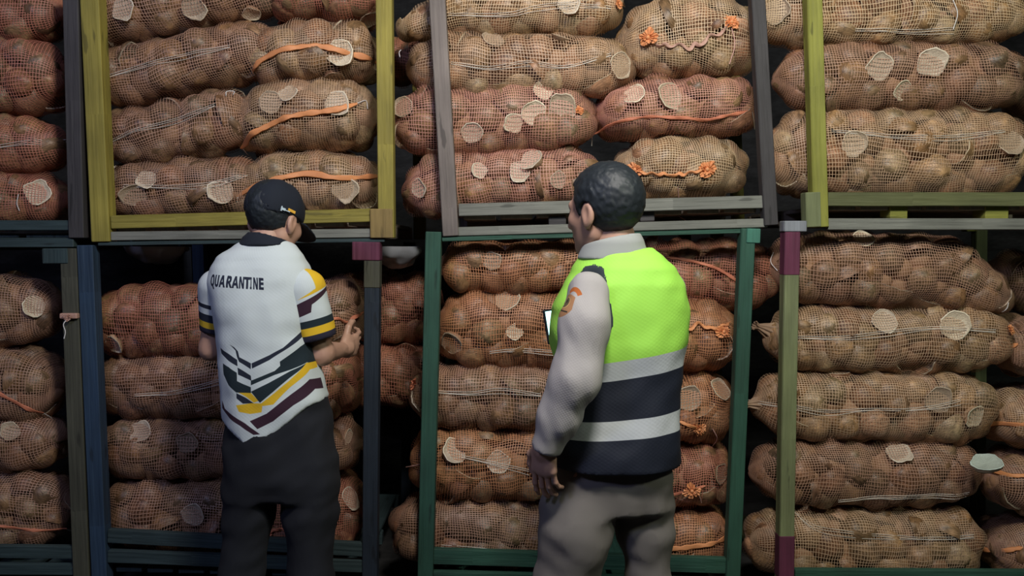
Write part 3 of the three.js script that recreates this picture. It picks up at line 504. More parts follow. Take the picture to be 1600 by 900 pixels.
/** head: face towards +z, origin in the middle of the skull */
const headField = (() => {
  const skull = ell(V(0, 0.030, -0.012), V(0.077, 0.092, 0.098)), face = ell(V(0, -0.035, 0.030), V(0.062, 0.080, 0.064)), chin = ell(V(0, -0.098, 0.062), V(0.026, 0.018, 0.022)), jaw = union(0.02, cone(V(0.045, -0.06, 0.0), V(0.018, -0.098, 0.06), 0.018, 0.014), cone(V(-0.045, -0.06, 0.0), V(-0.018, -0.098, 0.06), 0.018, 0.014));
  const nose = union(0.012, cone(V(0, 0.008, 0.090), V(0, -0.030, 0.112), 0.009, 0.012), ell(V(0.012, -0.034, 0.100), V(0.009, 0.008, 0.010)), ell(V(-0.012, -0.034, 0.100), V(0.009, 0.008, 0.010)));
  const brow = union(0.012, cone(V(0.045, 0.022, 0.072), V(0.014, 0.024, 0.088), 0.009, 0.010), cone(V(-0.045, 0.022, 0.072), V(-0.014, 0.024, 0.088), 0.009, 0.010));
  const lips = union(0.006, ell(V(0, -0.060, 0.092), V(0.022, 0.006, 0.010)), ell(V(0, -0.071, 0.090), V(0.018, 0.006, 0.009))), cheek = union(0.01, ell(V(0.042, -0.02, 0.062), V(0.02, 0.02, 0.02)), ell(V(-0.042, -0.02, 0.062), V(0.02, 0.02, 0.02)));
  const socket = [ell(V(0.031, 0.004, 0.095), V(0.017, 0.011, 0.014)), ell(V(-0.031, 0.004, 0.095), V(0.017, 0.011, 0.014))], eye = union(0.002, ell(V(0.031, 0.003, 0.078), V(0.013, 0.011, 0.012)), ell(V(-0.031, 0.003, 0.078), V(0.013, 0.011, 0.012)));
  const ear = (s) => { const o = ell(V(s * 0.080, -0.010, -0.010), V(0.010, 0.032, 0.020)), lobe = ell(V(s * 0.076, -0.036, -0.002), V(0.008, 0.012, 0.010)), hole = ell(V(s * 0.091, -0.006, -0.006), V(0.008, 0.021, 0.011)), root = cone(V(s * 0.066, -0.012, 0.0), V(s * 0.078, -0.012, -0.008), 0.018, 0.010); return (x, y, z) => smax(union(0.008, o, lobe, root)(x, y, z), -hole(x, y, z), 0.006); };
  const earL = ear(1), earR = ear(-1), base = union(0.035, skull, face), low = union(0.02, chin, jaw);
  return (x, y, z) => { let d = smin(base(x, y, z), low(x, y, z), 0.03); d = smin(d, cheek(x, y, z), 0.02); d = smin(d, brow(x, y, z), 0.016); for (const s of socket) d = smax(d, -s(x, y, z), 0.012); d = smin(d, nose(x, y, z), 0.012); d = smin(d, lips(x, y, z), 0.008); d = Math.min(d, eye(x, y, z)); return smin(d, Math.min(earL(x, y, z), earR(x, y, z)), 0.006); };
})();
/** short hair over the skull; lo(z) is the height of the hairline at depth z (face +z) */
function hairGeometry(line, thick) {
  const sk = ell(V(0, 0.032, -0.014), V(0.079 + thick, 0.094 + thick, 0.100 + thick)), inside = ell(V(0, 0.028, -0.012), V(0.070, 0.085, 0.090));
  const f = (x, y, z) => { const d = sk(x, y, z) - 0.0022 * (N3(x * 60 + 3, y * 60, z * 60) + 1.1 * N3(x * 190, y * 80, z * 190)); const earCut = ell(V(Math.sign(x) * 0.082, -0.012, -0.004), V(0.022, 0.036, 0.026))(x, y, z); return Math.max(smax(smax(d, line(Math.abs(x), z) - y + 0.004 * N3(x * 70, 3, z * 70), 0.008), -earCut, 0.004), -inside(x, y, z)); };
  return mesh(f, V(-0.105, -0.12, -0.13), V(0.105, 0.15, 0.12), 0.004);
}
/** a hand: wrist at the origin, fingers towards -y, palm facing +z, thumb towards side*x; curl per finger (radians at each joint) */
function handGeometry(side, curls, thumbOut, spread = 0.05) {
  const fs = [];
  const palm = (x, y, z) => { const d = union(0.012, ell(V(0, -0.045, 0), V(0.041, 0.050, 0.015)), ell(V(0, -0.075, 0), V(0.042, 0.022, 0.0135)), cone(V(0, 0.02, 0), V(0, -0.025, 0), 0.026, 0.028), ell(V(side * 0.028, -0.032, 0.006), V(0.018, 0.030, 0.014)))(x, y, z); return d; };
  const L = [[0.044, 0.027, 0.021], [0.048, 0.031, 0.022], [0.045, 0.029, 0.021], [0.036, 0.022, 0.018]];
  for (let i = 0; i < 4; i++) {
    const x0 = side * (0.0305 - i * 0.0203), y0 = -0.086 + (i === 3 ? 0.008 : i === 0 ? 0.003 : 0); let p = V(x0, y0, 0), a = 0, prev = V(x0 * 0.8, y0 + 0.035, 0), r = i === 3 ? 0.0078 : 0.0092; const segs = [cone(prev, p, 0.010, r + 0.0006)];
    const lean = side * (1.5 - i) * spread;
    for (let k = 0; k < 3; k++) { a += curls[i] * (k ? 1.1 : 0.8); const q = p.clone().add(V(Math.sin(lean) * Math.cos(a), -Math.cos(lean) * Math.cos(a), Math.sin(a)).multiplyScalar(L[i][k])); segs.push(cone(p, q, r, r * 0.9)); r *= 0.9; p = q; }
    fs.push(union(0.004, ...segs));
  }
  const t0 = V(side * 0.026, -0.022, 0.008), t1 = V(side * (0.050 + 0.02 * thumbOut), -0.052, 0.014 + 0.012 * (1 - thumbOut)), t2 = t1.clone().add(V(side * 0.012 * thumbOut, -0.032, 0.008)), t3 = t2.clone().add(V(-side * 0.003, -0.025, 0.006));
  fs.push(union(0.006, cone(t0, t1, 0.014, 0.0115), cone(t1, t2, 0.011, 0.0098), cone(t2, t3, 0.0098, 0.0085)));
  const f = (x, y, z) => { let d = palm(x, y, z), fin = 1e9; for (const q of fs) fin = Math.min(fin, q(x, y, z)); return smin(d, fin, 0.007); };
  return mesh(f, V(-0.095, -0.21, -0.04), V(0.095, 0.05, 0.12), 0.003);
}
function place(g, origin, yDown, palmDir) {                // turns a hand so that its fingers run along yDown and its palm faces palmDir
  const y = yDown.clone().normalize().negate(), z = palmDir.clone().addScaledVector(y, -palmDir.dot(y)).normalize(), x = V().crossVectors(y, z);
  return g.applyMatrix4(new THREE.Matrix4().makeBasis(x, y, z).setPosition(origin));
}
/** a body of oval sections: rows are [photo y, left x, right x, depth half, z] read at distance zc */
function trunk(rows, zc, exp = 2.3) {
  const R = rows.map(([py, l, r, b, z]) => { const p = at(l, py, zc), q = at(r, py, zc); return [p.y, (p.x + q.x) / 2, (q.x - p.x) / 2, b, z ?? zc]; }).sort((a, b) => a[0] - b[0]);
  const o = [0, 0, 0, 0];
  const pick = (y) => { let i = 0; while (i < R.length - 2 && y > R[i + 1][0]) i++; const k = smooth(y, R[i][0], R[i + 1][0]) * 0.4 + clamp((y - R[i][0]) / (R[i + 1][0] - R[i][0]), 0, 1) * 0.6; for (let c = 0; c < 4; c++) o[c] = lerp(R[i][c + 1], R[i + 1][c + 1], k); return o; };
  const f = (x, y, z) => { const yy = clamp(y, R[0][0], R[R.length - 1][0]), [cx, a, b, cz] = pick(yy); const u = Math.abs(x - cx) / a, w = Math.abs(z - cz) / b; let d = (Math.pow(Math.pow(u, exp) + Math.pow(w, exp), 1 / exp) - 1) * Math.min(a, b); const e = Math.abs(y - yy); return e > 0 ? (d > 0 ? Math.hypot(d, e) : e) : d; };
  return { f, pick, lo: R[0][0], hi: R[R.length - 1][0] };
}
const skinMat = std(lin(0.50, 0.29, 0.21), 0.5, { bumpMap: clothBump, bumpScale: 0.0004 }), hairMat = std(lin(0.014, 0.019, 0.024), 0.55);
const cloth = (r, g, b, x = {}) => std(lin(r, g, b), 0.88, { bumpMap: clothBump, bumpScale: 0.001, ...x });
const canvasTex = (w, h, draw) => { const c = document.createElement('canvas'); c.width = w; c.height = h; draw(c.getContext('2d'), w, h); const t = new THREE.CanvasTexture(c); t.colorSpace = THREE.SRGBColorSpace; t.wrapS = t.wrapT = THREE.RepeatWrapping; t.anisotropy = 4; return t; };
const cylUV = (g, cx, cz, y0, y1) => mapUV(g, (x, y, z) => { const [X, , , Z] = [cx(y), 0, 0, cz(y)]; return [Math.atan2(x - X, z - Z) / (Math.PI * 2) + 0.5, (y - y0) / (y1 - y0)]; });
function axisUV(g, A, B) {                                 // u round the axis A-B (0.5 towards +z), v along it
  const d = B.clone().sub(A), L = d.length(); d.normalize(); const ref = V(0, 0, 1).addScaledVector(d, -d.z).normalize(), side = V().crossVectors(ref, d);
  const p = V(); return mapUV(g, (x, y, z) => { p.set(x, y, z).sub(A); const h = p.dot(d) / L; return [Math.atan2(p.dot(side), p.dot(ref)) / (Math.PI * 2) + 0.5, clamp(1 - h, 0.004, 0.996)]; });
}
const shoe = (foot, yaw) => { const f = union(0.03, ell(V(0, 0.035, 0.06), V(0.047, 0.035, 0.125)), ell(V(0, 0.055, -0.03), V(0.042, 0.05, 0.06)), cone(V(0, 0.06, -0.03), V(0, 0.12, -0.035), 0.045, 0.05)); const g = mesh((x, y, z) => smax(f(x, y, z), -y, 0.01), V(-0.07, -0.01, -0.11), V(0.07, 0.18, 0.2), 0.008); return g.applyMatrix4(new THREE.Matrix4().makeRotationY(yaw).setPosition(foot.x, 0.0, foot.z)); };
const toLocal = (t, g) => g.translate(-t.position.x, -t.position.y, -t.position.z);
const wrinkle = (x, y, z, a) => a * (N3(x * 9 + y * 3, y * 6, z * 9) + 0.6 * N3(x * 16 - y * 9, y * 14 + x * 5, z * 14));

// ---- the man in the cap, back to us, looking down to his right
{
  const Z = -2.62, J = (px, py, z) => at(px, py, z), mpp = -Z / F;
  const foot = [at(372, 900, -2.60), at(492, 900, -2.66)];
  const t = thing('person', 'person in a dark cap and striped white shirt marked QUARANTINE, standing with back turned', 'person', V((foot[0].x + foot[1].x) / 2, 0, Z));
  const body = trunk([[366, 396, 436, 0.055], [385, 362, 460, 0.07], [402, 338, 474, 0.09], [420, 330, 484, 0.105], [440, 328, 490, 0.115], [475, 334, 486, 0.125], [520, 342, 484, 0.125], [580, 346, 502, 0.125], [630, 350, 514, 0.122], [684, 354, 516, 0.12], [725, 356, 522, 0.115]], Z);
  const shL = J(337, 440, Z), elL = J(330, 545, Z - 0.04), haL = J(372, 560, Z - 0.27), shR = J(478, 444, Z), elR = J(502, 552, Z - 0.02), haR = J(536, 546, Z - 0.20);
  const neck = [J(414, 388, Z), J(428, 345, Z - 0.025)], hipL = J(398, 720, Z), hipR = J(478, 720, Z), knL = J(386, 840, Z - 0.01), knR = J(484, 842, Z - 0.01);
  const anL = V(foot[0].x, 0.09, foot[0].z), anR = V(foot[1].x, 0.09, foot[1].z);
  // body
  const limbs = union(0.03, cone(hipL, knL, 0.068, 0.052), cone(knL, anL, 0.05, 0.036), cone(hipR, knR, 0.07, 0.052), cone(knR, anR, 0.05, 0.036));
  const arms = union(0.02, cone(shL, elL, 0.032, 0.037), cone(elL, haL, 0.037, 0.026), cone(shR, elR, 0.034, 0.040), cone(elR, haR, 0.040, 0.026));
  const nk = cone(neck[0], neck[1], 0.058, 0.053);
  const bodyF = (x, y, z) => smin(smin(smin(body.f(x, y, z) + 0.026, limbs(x, y, z), 0.03), arms(x, y, z), 0.015), nk(x, y, z), 0.03);
  const [lo, hi] = box2([shL, elL, haL, shR, haR, elR, anL, anR, neck[1], V(shL.x, 1, Z + 0.14), V(shL.x, 1, Z - 0.14)], 0.08); lo.y = 0.03;
  const head = mesh(headField, V(-0.105, -0.13, -0.13), V(0.105, 0.14, 0.14), 0.004);
  const headM = new THREE.Matrix4().makeRotationFromEuler(new THREE.Euler(0.36, Math.PI - 0.38, 0.03, 'YXZ')).setPosition(J(429, 344, Z - 0.03));
  head.applyMatrix4(headM);
  const dirR = haR.clone().sub(elR), dirL = haL.clone().sub(elL);
  const handR = place(handGeometry(-1, [0.35, 0.4, 0.45, 0.5], 0.9), haR, dirR.clone().add(V(0.03, 0.03, 0)), V(-0.6, 0.2, -0.9)), handL = place(handGeometry(1, [0.5, 0.5, 0.5, 0.55], 0.5), haL, dirL, V(0.8, 0.3, 0));
  const g = mergeGeometries([mesh(bodyF, lo, hi, 0.012), head, handR, handL].map(flat));
  t.userData.hands = undefined; delete t.userData.hands;
  part('body', toLocal(t, g), skinMat, t);
  // hair below the cap, cap
  part('hair', toLocal(t, hairGeometry((x, z) => z > 0.02 ? 0.0 : lerp(-0.062, -0.01, smooth(z, -0.03, 0.02)), 0.004).applyMatrix4(headM)), hairMat, t);
  const capS = ell(V(0, 0.034, -0.010), V(0.090, 0.098, 0.108)), capI = ell(V(0, 0.030, -0.012), V(0.082, 0.090, 0.101)), capLine = (z) => z < 0 ? 0.010 + 0.16 * z : 0.010 + 0.03 * z;
  const cap = mesh((x, y, z) => Math.max(smax(capS(x, y, z) + 0.0015 * Math.cos(Math.atan2(x, z) * 6) , capLine(z) - y, 0.006), -capI(x, y, z)), V(-0.11, -0.06, -0.14), V(0.11, 0.16, 0.14), 0.004);
  const brimF = (x, y, z) => { const yy = 0.018 - 0.20 * (z - 0.07) - 2.2 * x * x, e = Math.hypot(x / 0.088, (z - 0.065) / 0.125) - 1; return smax(Math.abs(y - yy) - 0.004, Math.max(e * 0.088, 0.058 - z - 0.10 * Math.abs(x)), 0.003); };
  const navyCloth = cloth(0.006, 0.010, 0.020);
  const capP = part('cap', toLocal(t, cap.applyMatrix4(headM)), navyCloth, t);
  part('brim', toLocal(t, mesh(brimF, V(-0.1, -0.05, 0.02), V(0.1, 0.05, 0.21), 0.004).applyMatrix4(headM)), navyCloth, capP);
  part('button', toLocal(t, new THREE.SphereGeometry(0.009, 12, 8).scale(1, 0.6, 1).translate(0, 0.131, -0.010).applyMatrix4(headM)), navyCloth, capP);
  const onCap = (px, py, w, h, mat, name, shape) => {        // embroidery on the cap's side, bent to the dome
    const g2 = shape ?? new THREE.BoxGeometry(w, h, 0.003, 6, 1, 1); const inv = headM.clone().invert(), c = J(px, py, Z + 0.075).applyMatrix4(inv), n = V(c.x / 0.0085, c.y * 0.35 / 0.0104, c.z / 0.0125).normalize();
    let s = 0.2; const d = c.clone().sub(V(0, 0.034, -0.010)); const k = 1 / Math.hypot(d.x / 0.0912, d.y / 0.0992, d.z / 0.1092); const P = d.multiplyScalar(k).add(V(0, 0.034, -0.010));
    const q = new THREE.Matrix4().lookAt(P.clone().add(n), P, V(0, 1, 0)).setPosition(P); const m = part(name, toLocal(t, g2.applyMatrix4(q).applyMatrix4(headM)), mat, capP); return m;
  };
  onCap(478, 332, 0.028, 0.009, std(lin(0.75, 0.42, 0.05), 0.7), 'yellow_tab');
  const sw = mergeGeometries([new THREE.BoxGeometry(0.004, 0.016, 0.003).translate(-0.012, 0, 0), new THREE.BoxGeometry(0.012, 0.008, 0.003).translate(-0.004, 0, 0), new THREE.BoxGeometry(0.018, 0.003, 0.003).translate(0.009, -0.001, 0)]);
  onCap(451, 328, 0, 0, std(lin(0.45, 0.55, 0.62), 0.7), 'emblem', sw);
  // shirt
  const hemY = (x) => { const P = [[340, 657], [368, 675], [396, 694], [440, 677], [488, 637], [518, 629], [560, 629]]; const px = 800 + x / mpp; let i = 0; while (i < P.length - 2 && px > P[i + 1][0]) i++; return at(0, lerp(P[i][1], P[i + 1][1], clamp((px - P[i][0]) / (P[i + 1][0] - P[i][0]), 0, 1)), Z + 0.1).y; };
  const shirtF = (x, y, z) => smax(smax(body.f(x, y, z) - wrinkle(x, y, z, 0.007), hemY(x) - y, 0.004), y - at(0, 374, Z).y - 0.30 * (z - Z - 0.02), 0.006);
  const y0 = 0.78, y1 = 1.52, W = 2048, Hc = 1024;
  const cx = (y) => body.pick(clamp(y, body.lo, body.hi))[0], cz = () => Z;
  const toC = (px, py) => { const p = at(px, py, Z + 0.10), [X, a, b] = body.pick(p.y), dx = clamp((p.x - X) / a, -0.995, 0.995), an = Math.atan2(dx * a, b * Math.sqrt(1 - dx * dx)); return [(an / (Math.PI * 2) + 0.5) * W, Hc - (p.y - y0) / (y1 - y0) * Hc]; };
  const shirtTex = canvasTex(W, Hc, (c) => {
    c.fillStyle = '#cbd4d6'; c.fillRect(0, 0, W, Hc);
    const poly = (col, pts) => { c.fillStyle = col; c.beginPath(); pts.forEach(([x, y], i) => { const [u, v] = toC(x, y); i ? c.lineTo(u, v) : c.moveTo(u, v); }); c.closePath(); c.fill(); };
    const navy = '#1b2233', teal = '#16262e', plum = '#33182a', yel = '#e0b524';
    // lower left of the back
    poly(navy, [[344, 544], [360, 553], [374, 561], [375, 571], [360, 563], [346, 553]]);
    poly(navy, [[361, 537.5], [368, 542], [374, 548], [377, 557], [396, 566], [396, 575], [377, 564], [373, 556], [370, 547]]);
    poly(navy, [[375, 573], [396, 585], [397, 593], [376, 584]]);
    poly(teal, [[350, 568], [362, 573], [374, 581], [375, 594], [385, 599], [396, 603], [396, 612], [374, 612], [362, 601], [353, 585]]);
    poly(navy, [[374, 613], [388, 620], [400, 628], [384, 629], [374, 621]]);
    poly(yel, [[377, 612], [396, 612], [408, 624], [400, 627], [388, 618]]);
    poly(yel, [[374, 632], [396, 628], [414, 628], [412, 642], [394, 645], [378, 642]]);
    // centre and right
    poly(navy, [[397, 566], [424, 553.6], [441, 543], [451, 532], [468, 512], [474, 516], [460, 532], [443, 547], [424, 561], [398, 574]]);
    poly(teal, [[396, 593], [432, 578], [439.5, 570.6], [438.6, 564], [462, 543], [475, 531], [482, 552], [510, 572], [512, 581], [473, 568], [454, 577], [432, 584], [396, 600]]);
    poly(teal, [[396, 610], [424, 596], [454, 579], [474, 568], [452, 590], [430, 610], [410, 627]]);
    poly(yel, [[412, 628], [432, 612], [452, 594], [472, 569], [490, 570], [512, 582], [512, 589], [496, 580], [478, 580], [454, 604], [430, 630], [414, 632]]);
    poly(plum, [[394, 656], [420, 644], [452, 618], [478, 595], [496, 597], [520, 600], [520, 614], [486, 611], [458, 632], [430, 656], [406, 668]]);
    poly(plum, [[346, 628], [352, 640], [370, 650], [388, 660], [410, 676], [400, 677], [380, 664], [360, 654], [346, 640]]);
    poly(yel, [[500, 446], [482, 456], [466, 470], [494, 462]]);
    // lettering
    c.fillStyle = '#1d2438'; const word = 'QUARANTINE';
    const xs = [334.2, 343, 352.2, 362, 371.3, 380.4, 388.6, 394.4, 401.6, 410], S0 = 24;
    [...word].forEach((ch, i) => { const [u, v] = toC(xs[i], 438.5 + (xs[i] - 333) * 0.065), [u2, v2] = toC(xs[i] + 4, 438.8 + (xs[i] - 333) * 0.065); c.save(); c.translate(u, v); c.rotate(Math.atan2(v2 - v, u2 - u)); const hh = 17 * mpp / (y1 - y0) * Hc * 1.38, ww = (ch === 'I' ? 2.8 : 8.8) / 4 * Math.hypot(u2 - u, v2 - v); c.font = 'bold ' + hh.toFixed(1) + 'px sans-serif'; const m = c.measureText(ch).width; c.scale(ww / m, 1); c.textAlign = 'center'; c.textBaseline = 'middle'; c.fillText(ch, 0, 0); c.lineWidth = 3.2; c.strokeStyle = '#1d2438'; c.strokeText(ch, 0, 0); c.restore(); });
  });
  const white = cloth(1, 1, 1, { map: shirtTex });
  const sh = part('shirt', toLocal(t, cylUV(mesh(shirtF, V(body.pick(1.3)[0] - 0.22, 0.80, Z - 0.16), V(body.pick(1.3)[0] + 0.24, 1.53, Z + 0.16), 0.008), cx, cz, y0, y1)), white, t);
  const sleeve = (A, B, r0, r1, tex) => { const d = B.clone().sub(A), L = d.length(); d.normalize(); const k = cone(A, B, r0, r1), f = (x, y, z) => { const h = (x - A.x) * d.x + (y - A.y) * d.y + (z - A.z) * d.z; return smax(k(x, y, z) - wrinkle(x, y, z, 0.006), h - L, 0.006); }; const [a, b] = box2([A, B], 0.11); return part('sleeve', toLocal(t, axisUV(mesh(f, a, b, 0.007), A, B)), cloth(1, 1, 1, { map: tex }), sh); };
  const bands = (c, W2, H2, rows) => { for (const [a, b, col] of rows) { c.fillStyle = col; c.fillRect(0, H2 * a, W2, H2 * (b - a)); } };
  const slTexR = canvasTex(512, 512, (c, w, h) => { c.fillStyle = '#cbd4d6'; c.fillRect(0, 0, w, h); bands(c, w, h, [[0.57, 0.71, '#16262e'], [0.71, 0.86, '#e0b524'], [0.86, 1.0, '#262336']]);
    const sl = (col, a) => { c.fillStyle = col; c.beginPath(); a.forEach(([x, y], i) => { i ? c.lineTo(x * w, h * y) : c.moveTo(x * w, h * y); }); c.closePath(); c.fill(); };
    sl('#33182a', [[0.28, 0.46], [0.28, 0.34], [0.48, 0.20], [0.78, 0.02], [0.95, 0.05], [0.95, 0.14], [0.74, 0.12], [0.56, 0.28], [0.54, 0.42], [0.44, 0.47]]);
    sl('#e0b524', [[0.46, 0.14], [0.60, 0.02], [0.80, -0.10], [0.88, -0.02], [0.70, 0.04]]); });
  const slTexL = canvasTex(512, 512, (c, w, h) => { c.fillStyle = '#cbd4d6'; c.fillRect(0, 0, w, h); bands(c, w, h, [[0.33, 0.42, '#1b2233'], [0.55, 0.72, '#1b2233'], [0.72, 0.86, '#d0ab28'], [0.86, 1.0, '#262336']]); });
  sleeve(J(477, 452, Z + 0.02), J(497, 529, Z + 0.005), 0.068, 0.061, slTexR);
  sleeve(J(341, 448, Z), J(334, 516, Z - 0.03), 0.059, 0.050, slTexL);
  const cF = trunk([[362, 388, 446, 0.066, Z - 0.015], [372, 379, 450, 0.072, Z - 0.008], [384, 372, 454, 0.076]], Z), cI = trunk([[355, 393, 441, 0.058, Z - 0.015], [392, 378, 448, 0.066]], Z);
  part('collar', toLocal(t, mesh((x, y, z) => smax(smax(cF.f(x, y, z), -cI.f(x, y, z), 0.004), y - at(0, 365, Z).y + 0.30 * (x - neck[0].x) - 0.12 * (z - Z), 0.006), V(neck[0].x - 0.12, 1.42, Z - 0.12), V(neck[0].x + 0.12, 1.53, Z + 0.12), 0.005)), navyCloth, sh);
  // trousers
  const legs = union(0.03, cone(hipL, J(388, 800, Z), 0.086, 0.082), cone(J(388, 800, Z), J(378, 900, Z), 0.078, 0.066), cone(J(378, 900, Z), V(anL.x, 0.10, anL.z), 0.066, 0.062));
  const legs2 = union(0.03, cone(hipR, J(484, 800, Z), 0.092, 0.086), cone(J(484, 800, Z), J(486, 900, Z), 0.083, 0.072), cone(J(486, 900, Z), V(anR.x, 0.10, anR.z), 0.070, 0.064));
  const seat = trunk([[600, 356, 508, 0.11], [690, 354, 520, 0.122], [740, 352, 528, 0.12], [772, 356, 527, 0.10]], Z), crotch = J(433, 745, Z);
  const pocket = (px, z) => ell(J(px, 812, Z + z), V(0.035, 0.07, 0.05));
  const pantF = (x, y, z) => { let d = smin(legs(x, y, z), legs2(x, y, z), 0.012); d = smin(d, seat.f(x, y, z), 0.04); return smax(smax(d - wrinkle(x, y, z, 0.007) - 0.005 * N3(x * 12, y * 20 - x * 10, z * 12), y - at(0, 610, Z).y, 0.006), 0.085 - y, 0.006); };
  part('trousers', toLocal(t, mesh(pantF, V(crotch.x - 0.25, 0.05, Z - 0.17), V(crotch.x + 0.26, 1.02, Z + 0.17), 0.011)), cloth(0.008, 0.0095, 0.015), t);
  for (const fo of foot) part('shoe', toLocal(t, shoe(fo, Math.PI - 0.15)), std(lin(0.02, 0.02, 0.02), 0.5), t);
}

// ---- the man in the reflective vest, walking to the left, phone in hand
{
  const Z = -2.17, J = (px, py, z) => at(px, py, z), mpp = -Z / F;
  const foot = [V(at(868, 900, -2.10).x, 0, -2.14), V(at(1030, 900, -2.25).x, 0, -2.22)];
  const t = thing('person', 'dark haired person in a lime and navy reflective vest, walking left with a phone', 'person', V((foot[0].x + foot[1].x) / 2, 0, Z));
  const rows = [[374, 930, 1002, 0.06], [388, 918, 1016, 0.075], [402, 908, 1034, 0.095], [420, 896, 1052, 0.115], [445, 884, 1066, 0.13], [480, 862, 1072, 0.135], [530, 860, 1071, 0.135], [580, 874, 1064, 0.13], [640, 872, 1058, 0.134], [700, 864, 1058, 0.142], [748, 856, 1059, 0.148]];
  const body = trunk(rows, Z);
  const shL = J(918, 458, -2.03), elL = J(901, 588, -1.99), wrL = J(851, 691, -2.03), shR = J(1040, 452, -2.27), elR = J(1000, 570, -2.36), wrR = J(915, 545, -2.42);
  const neck = [J(962, 388, Z), J(951, 345, Z - 0.01)], hipL = J(915, 745, Z + 0.04), hipR = J(995, 745, Z - 0.03), knL = J(885, 930, -2.14), knR = J(1012, 925, -2.20), anL = foot[0].clone().setY(0.09), anR = foot[1].clone().setY(0.09);
  const limbs = union(0.03, cone(hipL, knL, 0.064, 0.050), cone(knL, anL, 0.050, 0.038), cone(hipR, knR, 0.064, 0.050), cone(knR, anR, 0.053, 0.038));
  const arms = union(0.02, cone(shL, elL, 0.036, 0.036), cone(elL, wrL, 0.036, 0.026), cone(shR, elR, 0.036, 0.036), cone(elR, wrR, 0.037, 0.027)), nk = cone(neck[0], neck[1], 0.062, 0.056);
  const bodyF = (x, y, z) => smin(smin(smin(Math.max(body.f(x, y, z) + 0.035, at(0, 700, Z).y - y), limbs(x, y, z), 0.03), arms(x, y, z), 0.02), nk(x, y, z), 0.03);
  const [lo, hi] = box2([shL, elL, wrL, shR, wrR, elR, anL, anR, neck[1], V(shL.x, 1, Z + 0.16), V(shL.x, 1, Z - 0.16)], 0.08); lo.y = 0.03;
  const headM = new THREE.Matrix4().makeRotationFromEuler(new THREE.Euler(0.05, Math.PI + 0.80, 0.0, 'YXZ')).setPosition(J(943, 331, Z - 0.01));
  const head = mesh(headField, V(-0.105, -0.13, -0.13), V(0.105, 0.14, 0.14), 0.004).applyMatrix4(headM);
  const handL = place(handGeometry(1, [0.22, 0.28, 0.34, 0.4], 0.5).scale(0.92, 0.92, 0.92), wrL, V(-0.02, -1, -0.08), V(0.6, 0, -0.8)), handR = place(handGeometry(-1, [0.55, 0.6, 0.65, 0.7], 0.7), wrR, J(872, 525, -2.42).sub(wrR).add(V(0, 0.03, 0)), V(0.25, 0.5, 0.8));
  part('body', toLocal(t, mergeGeometries([mesh(bodyF, lo, hi, 0.012), head, handL, handR].map(flat))), skinMat, t);
  part('hair', toLocal(t, hairGeometry((x, z) => z > 0.05 ? 0.072 : z > 0.022 ? lerp(-0.012, 0.072, smooth(z, 0.030, 0.05)) : lerp(-0.070, -0.012, smooth(z, -0.04, 0.022)), 0.009).applyMatrix4(headM)), hairMat, t);
  // khaki shirt: collar and sleeves
  const khaki = cloth(0.40, 0.38, 0.37);
  const sleeveTex = canvasTex(512, 1024, (c, w, h) => { c.fillStyle = '#b0aba8'; c.fillRect(0, 0, w, h);
    c.save(); c.translate(0.405 * w, 0.150 * h); c.scale(2.34, 3.6); c.strokeStyle = '#b5632c'; c.lineWidth = 7; c.beginPath(); c.arc(0, 10, 15, Math.PI * 1.18, Math.PI * 1.82); c.stroke(); c.restore();
    c.save(); c.translate(0.375 * w, 0.222 * h); c.scale(2.34 * 0.31, 3.6 * 0.25); c.fillStyle = '#a87a54'; c.beginPath(); c.moveTo(-46, -56); c.quadraticCurveTo(0, -80, 46, -56); c.lineTo(50, 18); c.quadraticCurveTo(36, 70, 0, 82); c.quadraticCurveTo(-36, 70, -50, 18); c.closePath(); c.fill();
    c.fillStyle = '#5d5038'; c.beginPath(); c.ellipse(0, -14, 27, 34, 0, 0, 7); c.fill(); c.strokeStyle = '#c9a066'; c.lineWidth = 5; c.beginPath(); c.ellipse(0, -14, 27, 34, 0, 0, 7); c.stroke(); c.fillStyle = '#2c2b22'; c.beginPath(); c.arc(0, -22, 11, 0, 7); c.fill(); c.fillStyle = '#3a3226'; c.fillRect(-36, 34, 72, 9); c.restore(); });
  const shirtF = (x, y, z) => smax(body.f(x, y, z) + 0.010, y - at(0, 388, Z).y, 0.01);
  const shirt = part('shirt', toLocal(t, mesh((x, y, z) => smax(shirtF(x, y, z), at(0, 690, Z).y - y, 0.005), V(body.pick(1.2)[0] - 0.22, 0.82, Z - 0.17), V(body.pick(1.2)[0] + 0.22, 1.5, Z + 0.17), 0.010)), khaki, t);
  const sleeveF = (path, cut) => { const cs = []; for (let i = 0; i < path.length - 1; i++) cs.push(cone(path[i][0], path[i + 1][0], path[i][1], path[i + 1][1])); const u = union(0.03, ...cs), e = path[path.length - 1][0], d = e.clone().sub(path[path.length - 2][0]).normalize(); return (x, y, z) => smax(u(x, y, z) - (wrinkle(x, y, z, 0.005) + 0.004 * N3(x * 34 + y * 12, y * 7, z * 20)), (x - e.x) * d.x + (y - e.y) * d.y + (z - e.z) * d.z - cut, 0.006); };
  const sp = [[J(918, 456, -2.04), 0.053], [J(914, 505, -2.00), 0.060], [J(900, 590, -1.98), 0.060], [J(872, 652, -2.00), 0.049], [J(853, 702, -2.02), 0.041]];
  { const [a, b] = box2(sp.map((q) => q[0]), 0.10); part('sleeve', toLocal(t, axisUV(mesh(sleeveF(sp, 0.0), a, b, 0.007), J(922, 418, -2.04), sp[4][0])), cloth(0.95, 0.95, 0.97, { map: sleeveTex }), shirt); }
  const sr = [[shR, 0.055], [elR, 0.056], [wrR.clone().lerp(elR, 0.12), 0.042]];
  { const [a, b] = box2(sr.map((q) => q[0]), 0.10); part('sleeve', toLocal(t, mesh(sleeveF(sr, 0.0), a, b, 0.010)), khaki, shirt); }
